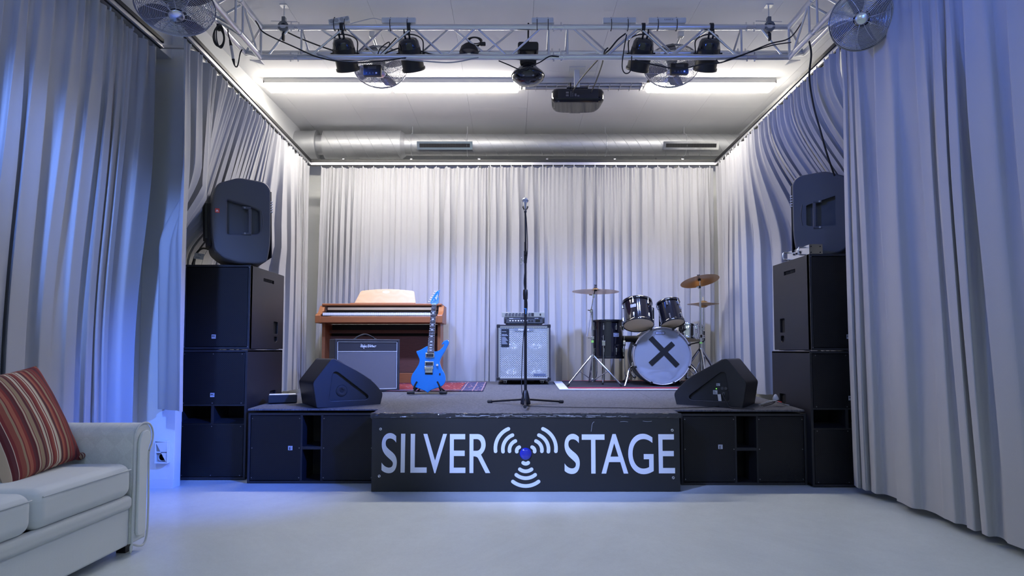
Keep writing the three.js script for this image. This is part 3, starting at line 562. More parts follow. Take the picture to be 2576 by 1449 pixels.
// ---------------------------------------------------------------- sign board on the stage front
mat('board', [0.016, 0.017, 0.019], 0.45, 0, { bumpMap: leatherBump, bumpScale: 0.0005 });
mat('sign_white', [0.80, 0.83, 0.85], 0.5);
mat('tape', [0.03, 0.03, 0.034], 0.22, 0, { clearcoat: 0.4 });
{
  const Z = -4.95, t = thing('sign_board', 'black board reading SILVER STAGE in white letters with a wave logo', 'sign', [0.106, 0, Z]);
  mesh('board', bx(2.378, 0.585, 0.022, 0, 0.296, -0.013, 0.003), M.board, t);
  // lettering drawn in sixths of a photo pixel: k metres each, origin of each half at its left top corner
  const k = 4.95 / 1600 / 6.038, X = (v, o) => (o + v / 6.038 - 1288) / 1600 * 4.95 - 0.106, Y = v => 0.60 - (v / 6.038 + 1020 - 1040) * 4.95 / 1600 - 0.001;
  const path = (d, o, ox = 0, oy = 0, sx = 1) => {
    const s = new THREE.ShapePath(); let p = null; const subs = [];
    for (const c of d.match(/[MLC][^MLC]*/g)) {
      const q = c.slice(1).trim().split(/[ ,]+/).map(Number), P = []; for (let i = 0; i < q.length; i += 2) P.push([X(q[i] * sx + ox, o), Y(q[i + 1] + oy)]);
      if (c[0] === 'M') { p = new THREE.Path(); subs.push(p); p.moveTo(...P[0]); P.slice(1).forEach(a => p.lineTo(...a)); }
      else if (c[0] === 'L') P.forEach(a => p.lineTo(...a));
      else for (let i = 0; i + 2 < P.length + 0; i += 3) p.bezierCurveTo(...P[i], ...P[i + 1], ...P[i + 2]);
    }
    const sh = new THREE.Shape(subs[0].getPoints(10)); sh.holes = subs.slice(1).map(h => new THREE.Path(h.getPoints(10)));
    return ext(sh, 0.003, 0, 10);
  };
  const S = 'M478,462 C450,430 420,415 385,415 C310,415 262,490 262,585 C262,690 320,745 365,785 C410,825 432,840 432,868 C432,910 410,930 372,930 C330,930 290,900 262,855 L262,965 C290,995 330,1012 375,1012 C450,1012 490,945 490,850 C490,755 440,715 395,680 C345,640 320,615 320,568 C320,520 345,495 385,495 C425,495 455,520 478,555';
  const letters = [
    ['S', S, 920], ['I', 'M552,425 615,425 610,1004 548,1004', 920], ['L', 'M697,427 762,427 760,927 940,927 940,1006 695,1006', 920],
    ['V', 'M888,428 947,428 1065,825 1185,428 1243,428 1072,1012 1055,1012', 920],
    ['E', 'M1287,430 1517,430 1517,508 1347,508 1347,677 1510,677 1510,757 1347,757 1347,930 1522,930 1522,1010 1285,1010', 920],
    ['R', 'M1583,430 L1705,430 C1780,430 1825,500 1825,590 C1825,650 1795,705 1755,735 L1895,1010 L1825,1010 L1722,810 C1708,775 1690,762 1642,762 L1642,1010 L1583,1010 M1642,505 L1690,505 C1735,505 1758,545 1758,592 C1758,645 1730,680 1690,680 L1642,680', 920],
    ['S', S, 1320, 335, 12, 1.0], ['T', 'M857,435 1200,435 1200,515 1062,515 1062,1018 997,1018 997,515 857,515', 1320],
    ['A', 'M1320,430 L1368,430 L1553,1018 L1485,1018 L1435,847 L1265,847 L1220,1018 L1152,1018 M1345,565 L1408,767 L1287,767', 1320],
    ['G', 'M1920,480 C1870,445 1830,425 1775,425 C1640,425 1555,560 1555,725 C1555,900 1650,1027 1780,1027 C1850,1027 1890,1005 1935,980 L1935,728 L1788,728 L1788,805 L1868,805 L1868,922 C1840,938 1810,945 1780,945 C1690,945 1620,850 1620,720 C1620,590 1690,505 1785,505 C1840,505 1880,530 1920,562', 1320],
    ['E', 'M2010,432 2245,432 2245,512 2072,512 2072,682 2240,682 2240,760 2075,760 2075,935 2255,935 2255,1015 2013,1015', 1320]];
  for (const [ch, d, o, ox, oy, sx] of letters) mesh('letter', path(d, o, ox, oy, sx), M.sign_white, t, `white letter ${ch}`).position.z = -0.002;
  // wave logo: three fans of four arcs about a blue dome
  const cx = X(2428, 920), cy = Y(725);
  for (let f = 0; f < 3; f++) for (const [half, sag, low] of [[38, 14, 872], [88, 30, 985], [142, 50, 1087], [193, 66, 1203]]) {
    const Rr = (half * half + sag * sag) / (2 * sag), yc = low - Rr - 725, a = Math.asin(half / Rr), pts = [], w = 27;
    const P = (r, th) => [r * Math.sin(th), yc + r * Math.cos(th)];
    for (let i = 0; i <= 12; i++) pts.push(P(Rr + w, -a + 2 * a * i / 12));
    const e = P(Rr, a); for (let i = 1; i < 8; i++) { const b = a + i / 8 * Math.PI; pts.push([e[0] + w * Math.sin(b), e[1] + w * Math.cos(b)]); }
    for (let i = 0; i <= 12; i++) pts.push(P(Rr - w, a - 2 * a * i / 12));
    const e2 = P(Rr, -a); for (let i = 1; i < 8; i++) { const b = -a + Math.PI + i / 8 * Math.PI; pts.push([e2[0] + w * Math.sin(b), e2[1] + w * Math.cos(b)]); }
    const th = f * Math.PI * 2 / 3, C = Math.cos(th), Sn = Math.sin(th);
    const g = ext(poly(pts.map(([x, y]) => [cx + k * (x * C - y * Sn), cy - k * (x * Sn + y * C)])), 0.003);
    mesh('logo_arc', g, M.sign_white, t, 'white curved bar of the wave logo').position.z = -0.002;
  }
  mesh('logo_dome', new THREE.SphereGeometry(0.047, 32, 16, 0, Math.PI * 2, 0, Math.PI / 2).scale(1, 0.45, 1).rotateX(Math.PI / 2).translate(cx, cy, -0.002), mat('blue_dome', [0.01, 0.02, 0.35], 0.12, 0, { clearcoat: 1 }), t, 'glossy blue dome');
  for (const [px, py] of [[960, 1079], [958, 1195], [1688, 1082], [1689, 1199]]) {
    const x = (px - 1288) / 1600 * 4.95 - 0.106, y = 0.60 - (py - 1040) * 4.95 / 1600;
    const w = mesh('washer', new THREE.TorusGeometry(0.0085, 0.003, 8, 20).translate(x, y, 0), M.alu_bright, t); mesh('screw_head', new THREE.CylinderGeometry(0.006, 0.006, 0.003, 12).rotateX(Math.PI / 2).translate(x, y, 0), M.screw, w);
  }
  // crumpled gaffer tape over the top edge
  const g = new THREE.BoxGeometry(2.40, 0.035, 0.05, 260, 4, 6), p = g.attributes.position;
  for (let i = 0; i < p.count; i++) { const x = p.getX(i), y = p.getY(i), z = p.getZ(i), n = N3(x * 14, y * 60, z * 40) * 0.5 + N3(x * 45, y * 90, z * 60) * 0.5; p.setXYZ(i, x, y + n * 0.008, z + n * 0.010); }
  g.computeVertexNormals(); mesh('gaffer_tape', g.translate(0, 0.582, -0.022), M.tape, t, 'crumpled shiny black tape along the top edge');
  const fr = [];
  for (let i = 0; i < 40; i++) { const x = rr(-0.55, 0.8), L = rr(0.02, 0.09), y = 0.578 + rr(-0.006, 0.012); fr.push(tube([[x, y, 0.008], [x + L * 0.4, y + rr(-0.004, 0.005), 0.0105], [x + L, y + rr(-0.003, 0.003), 0.008]], rr(0.0004, 0.0011), 10, 5)); }
  mesh('frayed_edge', fr, M.paper, t, 'pale frayed flakes of tape');
  mesh('scratch', [tube([[0.53, 0.535, -0.0018], [0.515, 0.52, -0.0015], [0.505, 0.46, -0.0015]], 0.0016, 10, 5), tube([[0.73, 0.535, -0.0015], [0.76, 0.537, -0.0015], [0.79, 0.534, -0.0015]], 0.0012, 8, 5), tube([[0.905, 0.54, -0.0015], [0.94, 0.536, -0.0015], [0.975, 0.539, -0.0015]], 0.0012, 8, 5)], M.cable_grey, t, 'light scratch in the paint');
}
// ---------------------------------------------------------------- rugs on the stage
mat('rug_red', 0xffffff, 0.95, 0, { bumpMap: carpetBump, bumpScale: 0.002, map: canvasTex(1024, 640, (c, w, h) => {
  c.fillStyle = '#7c2b30'; c.fillRect(0, 0, w, h);
  c.fillStyle = '#3c3f63'; c.fillRect(0, 0, 150, h); c.fillRect(w - 150, 0, 150, h); c.fillRect(0, 0, w, 60); c.fillRect(0, h - 60, w, 60);
  c.fillStyle = '#b78d84'; for (const q of [12, 70, 138]) { c.fillRect(q, 0, 5, h); c.fillRect(w - q, 0, 5, h); } for (const q of [10, 48]) { c.fillRect(0, q, w, 4); c.fillRect(0, h - q, w, 4); }
  for (let i = 0; i < 620; i++) {
    const x = rnd() * w, y = rnd() * h, s = rr(4, 16); c.fillStyle = ['#a8504a', '#c49a90', '#4a4770', '#8a3a48', '#d0b0a0', '#5a2028'][Math.floor(rnd() * 6)];
    c.save(); c.translate(x, y); c.rotate(Math.PI / 4); c.fillRect(-s / 2, -s / 2, s, s * rr(0.4, 1)); c.restore();
  }
}) });
mat('rug_black', [0.022, 0.018, 0.026], 0.95, 0, { bumpMap: carpetBump, bumpScale: 0.002 });
mat('felt_white', [0.62, 0.62, 0.64], 0.95, 0, { bumpMap: carpetBump, bumpScale: 0.002 });
mat('rug_edge', [0.42, 0.03, 0.06], 0.9);
function rug(name, label, x0, x1, Z0, Z1, th, m, lift = 0) {
  const g = new THREE.BoxGeometry(x1 - x0, 1, Z1 - Z0, 40, 1, 24), p = g.attributes.position, t = thing(name, label, 'rug', [(x0 + x1) / 2, 0, -(Z0 + Z1) / 2]);
  for (let i = 0; i < p.count; i++) { const x = p.getX(i), z = p.getZ(i), top = p.getY(i) > 0; p.setY(i, ys((Z0 + Z1) / 2 - z) + lift + (top ? th + 0.003 * N3(x * 3, z * 3) : 0)); }
  g.computeVertexNormals(); mesh('pile', g, m, t); return t;
}
rug('patterned_rug', 'red patterned rug under the piano and the guitar', -1.95, -0.30, 6.60, 7.62, 0.008, M.rug_red);
rug('white_underlay', 'white felt underlay sticking out beneath the drum rug', 0.50, 2.30, 6.72, 7.70, 0.008, M.felt_white);
{
  const t = rug('drum_rug', 'black rug with red edge under the drum kit', 0.60, 2.30, 6.80, 7.66, 0.010, M.rug_black, 0.0085);
  for (const [Z, z] of [[6.80, 0.432], [7.66, -0.43]]) mesh('red_edge', rod([-0.85, ys(Z) + 0.016, z], [0.85, ys(Z) + 0.016, z], 0.006, 6), M.rug_edge, t, 'dark red binding');
}

// ---------------------------------------------------------------- digital piano
const woodTex = (a, b, s) => dataTex(256, 256, (u, v) => { const g = 0.5 + 0.5 * Math.sin((v * 26 + 2.2 * tn(u, v, 1.5, s)) * Math.PI * 2 / 2), q = 0.25 + 0.5 * g * 0.6 + rr(-0.08, 0.08); return [0, 1, 2].map(i => a[i] + (b[i] - a[i]) * q); }, [1, 1], true);
mat('piano_wood', 0xffffff, 0.4, 0, { map: woodTex([0.56, 0.33, 0.18], [0.65, 0.41, 0.24], 3) });
mat('piano_back', 0xffffff, 0.5, 0, { map: woodTex([0.36, 0.22, 0.17], [0.43, 0.27, 0.21], 5) });
mat('rest_wood', 0xffffff, 0.4, 0, { map: woodTex([0.84, 0.70, 0.50], [0.90, 0.77, 0.58], 9) });
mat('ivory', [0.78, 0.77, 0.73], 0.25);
{
  const Zp = 7.42, t = thing('digital_piano', 'brown wooden digital piano with beige music rest', 'piano', [-1.507, ys(Zp), -Zp]);
  mesh('keybed', bx(1.43, 0.07, 0.42, 0, 0.74, 0.02, 0.006), M.piano_wood, t);
  for (const s of [-1, 1]) mesh('cheek', ext(shapeOf(rpoly([[0.24, 0.70], [0.24, 0.795], [0.14, 0.82], [0.07, 0.895], [0.05, 0.91], [-0.20, 0.91], [-0.20, 0.70]], [0.01, 0.02, 0.04, 0.03, 0.01, 0.01, 0.01])), 0.06, 0.004).rotateY(-Math.PI / 2).translate(s * 0.69 + 0.03, 0, 0), M.piano_wood, t);
  mesh('lid', bx(1.385, 0.026, 0.30, 0, 0.92, -0.07, 0.008), M.piano_wood, t);
  mesh('fallboard', [bx(1.26, 0.03, 0.02, 0, 0.873, 0.055, 0.003)], M.rest_wood, t);
  mesh('fallboard_slot', bx(1.30, 0.045, 0.02, 0, 0.888, 0.03), M.piano_back, t);
  mesh('control_panel', bx(1.30, 0.006, 0.08, 0, 0.845, 0.055).rotateX(0), M.black_gloss, t).rotation.x = 0.12;
  mesh('back_panel', bx(1.30, 0.11, 0.01, 0, 0.85, 0.02), M.black, t);
  const ww = 1.222 / 52, g1 = new RoundedBoxGeometry(ww - 0.0012, 0.032, 0.15, 1, 0.002), g2 = new RoundedBoxGeometry(0.011, 0.014, 0.095, 1, 0.003);
  for (let i = 0; i < 52; i++) { const o = mesh('white_key', g1, M.ivory, t); o.position.set(-0.64 + (i + 0.5) * ww, 0.802, 0.145); }
  for (let i = 0; i < 51; i++) if (![1, 4].includes(i % 7)) { const o = mesh('black_key', g2, M.black_gloss, t); o.position.set(-0.64 + (i + 1) * ww, 0.824, 0.115); }
  for (const s of [-1, 1]) mesh('key_block', bx(0.035, 0.03, 0.16, s * 0.64 + 0.008, 0.795, 0.13), M.black, t);
  const front = [];
  for (const s of [-1, 1]) mesh('leg_panel', [bx(0.036, 0.70, 0.30, s * 0.665, 0.352, -0.06, 0.003), bx(0.05, 0.03, 0.36, s * 0.665, 0.016, -0.03, 0.003)], M.piano_wood, t);
  mesh('cross_rail', bx(1.30, 0.04, 0.03, 0, 0.612, -0.10, 0.003), M.piano_back, t);
  mesh('modesty_panel', bx(1.30, 0.43, 0.016, 0, 0.345, -0.14), M.piano_back, t);
  mesh('back_cloth', bx(1.30, 0.58, 0.008, 0, 0.41, -0.205), M.black, t);
  mesh('pedal_box', bx(1.30, 0.118, 0.05, 0, 0.068, -0.10, 0.004), M.piano_wood, t);
  for (const x of [-0.07, 0, 0.07]) mesh('pedal', bx(0.022, 0.01, 0.09, x, 0.05, -0.04, 0.003), M.rest_wood, t);
  const s = new THREE.Shape(); s.moveTo(-0.345, 0); s.lineTo(0.375, 0); s.lineTo(0.352, 0.135); s.quadraticCurveTo(0.345, 0.148, 0.325, 0.15); s.quadraticCurveTo(0.03, 0.19, -0.255, 0.152); s.quadraticCurveTo(-0.275, 0.15, -0.285, 0.135); s.closePath();
  const mr = mesh('music_rest', ext(s, 0.014, 0.003, 14), M.rest_wood, t, 'beige music rest with arched top'); mr.position.set(0, 0.945, -0.05); mr.rotation.x = -0.22;
  mesh('rest_ledge', bx(0.76, 0.012, 0.05, -0.01, 0.940, -0.03, 0.003), M.piano_wood, t);
  mesh('oval_disc', new THREE.CylinderGeometry(0.042, 0.042, 0.003, 24).scale(1, 1, 0.42).rotateX(Math.PI / 2).translate(0.02, 0.135, 0.014), M.ivory, mr, 'pale oval disc');  // thin pale oval disc on the face of the rest
}

// ---------------------------------------------------------------- guitar amplifier
mat('amp_cloth', [0.17, 0.165, 0.185], 0.9, 0, { bumpMap: weaveTex, bumpScale: 0.001 });
mat('piping_white', [0.72, 0.73, 0.76], 0.5);
mat('tolex', [0.035, 0.034, 0.042], 0.55, 0, { bumpMap: leatherBump, bumpScale: 0.0015 });
{
  const Zp = 6.62, t = thing('guitar_amplifier', 'guitar combo amplifier with grey cloth front and white script logo', 'amplifier', [-1.53, ys(6.55) - 0.006, -Zp], R(28));
  const w = 0.67, h = 0.545, d = 0.26;
  mesh('cabinet', [bx(w, 0.022, d, 0, h - 0.011, 0, 0.006), bx(w, 0.022, d, 0, 0.021, 0, 0.006), bx(0.022, h - 0.02, d, -w / 2 + 0.011, h / 2 + 0.005, 0, 0.006), bx(0.022, h - 0.02, d, w / 2 - 0.011, h / 2 + 0.005, 0, 0.006), bx(w - 0.03, h - 0.04, 0.012, 0, h / 2, -d / 2 + 0.02)], M.tolex, t);
  mesh('logo_panel', bx(w - 0.06, 0.098, 0.012, 0, h - 0.078, d / 2 - 0.018), M.tolex, t);
  mesh('speaker_cloth', bx(w - 0.06, h - 0.158, 0.012, 0, 0.2225, d / 2 - 0.016, 0.003), M.amp_cloth, t);
  const z = d / 2 - 0.010, y0 = 0.035, y1 = h - 0.127, y2 = h - 0.028, x0 = w / 2 - 0.028;
  mesh('piping', [[y0, y0], [y1, y1], [y2, y2]].map(([a]) => rod([-x0, a, z], [x0, a, z], 0.0035, 6)).concat([-1, 1].map(s => rod([s * x0, y0, z], [s * x0, y2, z], 0.0035, 6))), M.piping_white, t, 'white piping around the front');
  // handwritten logo as a raised script stroke
  const W = d => d, sc = 0.000118, X = v => (v - 820) * sc * 1.02 + 0.005, Y = v => h - 0.035 - (v - 440) * sc * 1.15;
  const strokes = [[[195, 530], [190, 640], [165, 810]], [[265, 575], [255, 690], [240, 805]], [[115, 735], [220, 700], [300, 650], [375, 640]], [[290, 700], [285, 770], [320, 785], [355, 720]], [[355, 700], [345, 780], [385, 790], [420, 700]], [[430, 680], [385, 700], [400, 775], [435, 740], [450, 690], [455, 850], [430, 905], [395, 870], [410, 810]], [[495, 580], [490, 700], [480, 790], [510, 700], [540, 720], [530, 790]], [[555, 750], [590, 700], [570, 690], [550, 760], [590, 790], [630, 760]], [[700, 680], [640, 700], [690, 750], [660, 795], [620, 785]], [[870, 805], [800, 680], [780, 620], [820, 595], [845, 630], [770, 720], [765, 785], [820, 795], [880, 700]], [[915, 575], [925, 700], [940, 790]], [[1020, 590], [955, 690], [1010, 790]], [[1010, 750], [1050, 710], [1030, 690], [1005, 760], [1050, 790]], [[1100, 610], [1090, 720], [1115, 790]], [[1165, 610], [1155, 720], [1175, 790]], [[1075, 685], [1215, 680]], [[1210, 700], [1205, 790], [1240, 710], [1260, 720], [1255, 790]], [[1290, 750], [1330, 710], [1310, 690], [1285, 760], [1330, 790], [1370, 750]], [[1380, 690], [1410, 680], [1435, 790]], [[1400, 680], [1500, 680]]];
  mesh('script_logo', strokes.map(s => tube(s.map(([a, b]) => [X(a), Y(b), d / 2 - 0.010]), 0.0025, s.length * 5, 5)), M.piping_white, t, 'white script logo reading Hughes & Kettner');
  mesh('handle', tube([[-0.10, h, 0], [-0.085, h + 0.02, 0], [0.0, h + 0.052, 0], [0.085, h + 0.02, 0], [0.10, h, 0]], 0.008, 30, 8).scale(1, 1, 1.8), M.rubber, t, 'black strap handle');
  for (const s of [-1, 1]) mesh('handle_cap', bx(0.03, 0.012, 0.03, s * 0.105, h + 0.004, 0, 0.004), M.black, t);
  for (const a of [-1, 1]) for (const b of [-1, 1]) mesh('foot', new THREE.CylinderGeometry(0.016, 0.014, 0.012, 10).translate(a * 0.28, 0.006, b * 0.09), M.rubber, t);
}

// ---------------------------------------------------------------- electric guitar on its stand
mat('guitar_blue', [0.004, 0.21, 0.62], 0.22, 0, { clearcoat: 0.8, clearcoatRoughness: 0.08 });
mat('rosewood', [0.030, 0.020, 0.022], 0.5);
mat('nickel', [0.70, 0.71, 0.73], 0.22, 1);
{
  const t = thing('electric_guitar', 'blue electric guitar with hooked horn leaning on a black stand', 'guitar', [-0.836, ys(6.37) + 0.006, -6.37]);
  const q = new THREE.Group(); q.name = 'instrument'; t.add(q); q.rotation.x = R(-7);
  const k = 0.000874, P = ([x, y]) => [(x - 1335) * k, (1303 - y) * k], th = 0.042;
  const sh = (() => {
    const s = new THREE.Shape(), m = a => s.moveTo(...P(a)), c = (a, b) => s.quadraticCurveTo(...P(a), ...P(b)), l = a => s.lineTo(...P(a));
    m([1322, 768]); c([1300, 775], [1255, 805]); c([1225, 822], [1200, 826]); c([1192, 832], [1198, 848]); c([1212, 875], [1230, 915]); c([1240, 940], [1222, 985]);
    c([1195, 1035], [1160, 1085]); c([1140, 1120], [1142, 1175]); c([1144, 1222], [1190, 1240]); c([1260, 1262], [1300, 1280]); c([1322, 1290], [1335, 1303]);
    c([1348, 1285], [1375, 1270]); c([1410, 1256], [1470, 1238]); c([1528, 1215], [1536, 1160]); c([1538, 1110], [1515, 1068]); c([1470, 1000], [1466, 950]);
    c([1468, 920], [1490, 885]); c([1530, 820], [1560, 752]); c([1576, 715], [1555, 699]); c([1535, 693], [1508, 712]); c([1488, 728], [1484, 748]); c([1490, 756], [1500, 744]); c([1516, 738], [1510, 762]); c([1490, 790], [1462, 815]); c([1440, 832], [1398, 830]); l([1396, 800]); l([1326, 800]);
    s.closePath(); return s;
  })();
  mesh('body', ext(sh, th, 0.006, 10, 3), M.guitar_blue, q);
  const nk = [P([1322, 848]), P([1398, 848]), P([1414, 283]), P([1362, 283])];
  mesh('neck', ext(poly(nk), 0.02, 0.003).translate(0, 0, th - 0.008), mat('maple', [0.45, 0.30, 0.16], 0.4), q);
  const fb = mesh('fingerboard', ext(poly(nk), 0.006, 0.001).translate(0, 0, th + 0.012), M.rosewood, q);
  const at = (f, e) => { const y = nk[0][1] + (nk[3][1] - nk[0][1]) * f, L = nk[0][0] + (nk[3][0] - nk[0][0]) * f, Rr = nk[1][0] + (nk[2][0] - nk[1][0]) * f; return [L + (Rr - L) * e, y]; };
  const fpos = n => 1 - (1 - Math.pow(2, -n / 12)) / (1 - Math.pow(2, -22 / 12)) * 0.985;
  for (let n = 1; n <= 22; n++) { const a = at(fpos(n), 0.02), b = at(fpos(n), 0.98); mesh('fret', rod([a[0], a[1], th + 0.0185], [b[0], b[1], th + 0.0185], 0.0015, 6), M.nickel, fb); }
  for (const n of [3, 5, 7, 9, 12, 15, 17, 19, 21]) { const f = (fpos(n) + fpos(n - 1)) / 2, c = at(f, 0.5); mesh('inlay', bx(0.022, Math.abs(fpos(n) - fpos(n - 1)) * 0.22, 0.001, c[0], c[1], th + 0.0185), M.ivory, fb); }
  mesh('nut', bx(0.046, 0.008, 0.012, ...at(1.0, 0.5), th + 0.014), M.ivory, q);
  const hs = new THREE.Shape(); [[1362, 283], [1414, 283], [1440, 268], [1442, 215], [1434, 190], [1446, 160], [1453, 112], [1425, 125], [1408, 140], [1385, 178], [1362, 215], [1346, 258], [1350, 275]].forEach((a, i) => i ? hs.lineTo(...P(a)) : hs.moveTo(...P(a))); hs.closePath();
  const hd = mesh('headstock', ext(hs, 0.015, 0.002).translate(0, 0, th - 0.004), M.guitar_blue, q);
  const lg = new THREE.Shape(); [[1400, 205], [1432, 155], [1425, 205], [1412, 232]].forEach((a, i) => i ? lg.lineTo(...P(a)) : lg.moveTo(...P(a))); mesh('head_logo', ext(lg, 0.002).translate(0, 0, th + 0.011), M.ivory, hd, 'white mark on the headstock');
  for (let i = 0; i < 6; i++) { const x = 1352 + i * 13.5, y = 252 - i * 24, c = P([x + 6, y]); const o = mesh('tuner', [rod([c[0] - 0.004, c[1], th + 0.004], [c[0] - 0.026, c[1] - 0.002, th + 0.004], 0.003, 6), bx(0.014, 0.012, 0.008, c[0] - 0.028, c[1] - 0.002, th + 0.004, 0.003), rod([c[0] + 0.014, c[1] - 0.005, th + 0.01], [c[0] + 0.014, c[1] - 0.005, th + 0.024], 0.004, 8)], M.nickel, hd); }
  // pickups, bridge, knob
  for (const [cx, cy, s] of [[1353, 875, 1], [1348, 972, 1]]) { const c = P([cx, cy]); const pk = mesh('pickup', bx(0.090, 0.046, 0.012, c[0], c[1], th + 0.004, 0.003), M.nickel, q); mesh('pickup_coil', bx(0.072, 0.03, 0.006, c[0], c[1] - 0.002, th + 0.010, 0.002), M.black, pk); }
  { const c = P([1345, 1030]); const br = mesh('tremolo_bridge', [bx(0.088, 0.03, 0.014, c[0], c[1] + 0.008, th + 0.006, 0.003), bx(0.075, 0.03, 0.012, c[0], c[1] - 0.026, th + 0.006, 0.003)], M.nickel, q); mesh('bridge_cavity', bx(0.076, 0.018, 0.004, c[0], c[1] - 0.048, th + 0.001), M.black, br); for (let i = 0; i < 6; i++) mesh('saddle', bx(0.009, 0.03, 0.01, c[0] - 0.03 + i * 0.012, c[1] - 0.006, th + 0.014, 0.002), M.chrome, br); }
  { const c = P([1438, 988]); mesh('volume_knob', new THREE.CylinderGeometry(0.010, 0.012, 0.016, 16).rotateX(Math.PI / 2).translate(c[0], c[1], th + 0.008), M.ivory, q); const e = P([1470, 1092]); mesh('jack_plate', bx(0.014, 0.022, 0.003, e[0], e[1], th + 0.001, 0.001), M.black, q).rotation.z = 0; }
  for (let i = 0; i < 6; i++) { const a = at(1.0, 0.14 + i * 0.145), c = P([1322 + i * 9.5, 1010]); mesh('string', rod([c[0], c[1], th + 0.021], [a[0], a[1], th + 0.0225], 0.0007, 5), M.nickel, q); }
  const s = thing('guitar_stand', 'low black folding stand holding the blue guitar', 'stand', [-0.836, ys(6.37), -6.37]);
  for (const d of [-1, 1]) {
    const lg2 = mesh('leg', tube([[d * 0.03, 0.16, -0.10], [d * 0.10, 0.075, -0.04], [d * 0.135, 0.03, 0.05], [d * 0.165, 0.014, 0.085]], 0.010, 24, 8), M.black, s); mesh('foot', rod([d * 0.125, 0.016, 0.075], [d * 0.195, 0.016, 0.095], 0.015, 12), M.rubber, lg2);
    mesh('rear_leg', tube([[d * 0.03, 0.16, -0.10], [d * 0.10, 0.05, -0.2], [d * 0.14, 0.012, -0.24]], 0.009, 16, 8), M.black, s);
    mesh('cradle_arm', tube([[d * 0.10, 0.075, -0.04], [d * 0.125, 0.06, 0.02], [d * 0.13, 0.055, 0.075], [d * 0.118, 0.09, 0.082], [d * 0.10, 0.125, 0.078]], 0.009, 28, 8), M.rubber, s, 'rubber-sleeved arm under the guitar body');
  }
  mesh('hinge', bx(0.09, 0.05, 0.03, 0, 0.16, -0.10, 0.008), M.black, s);
}

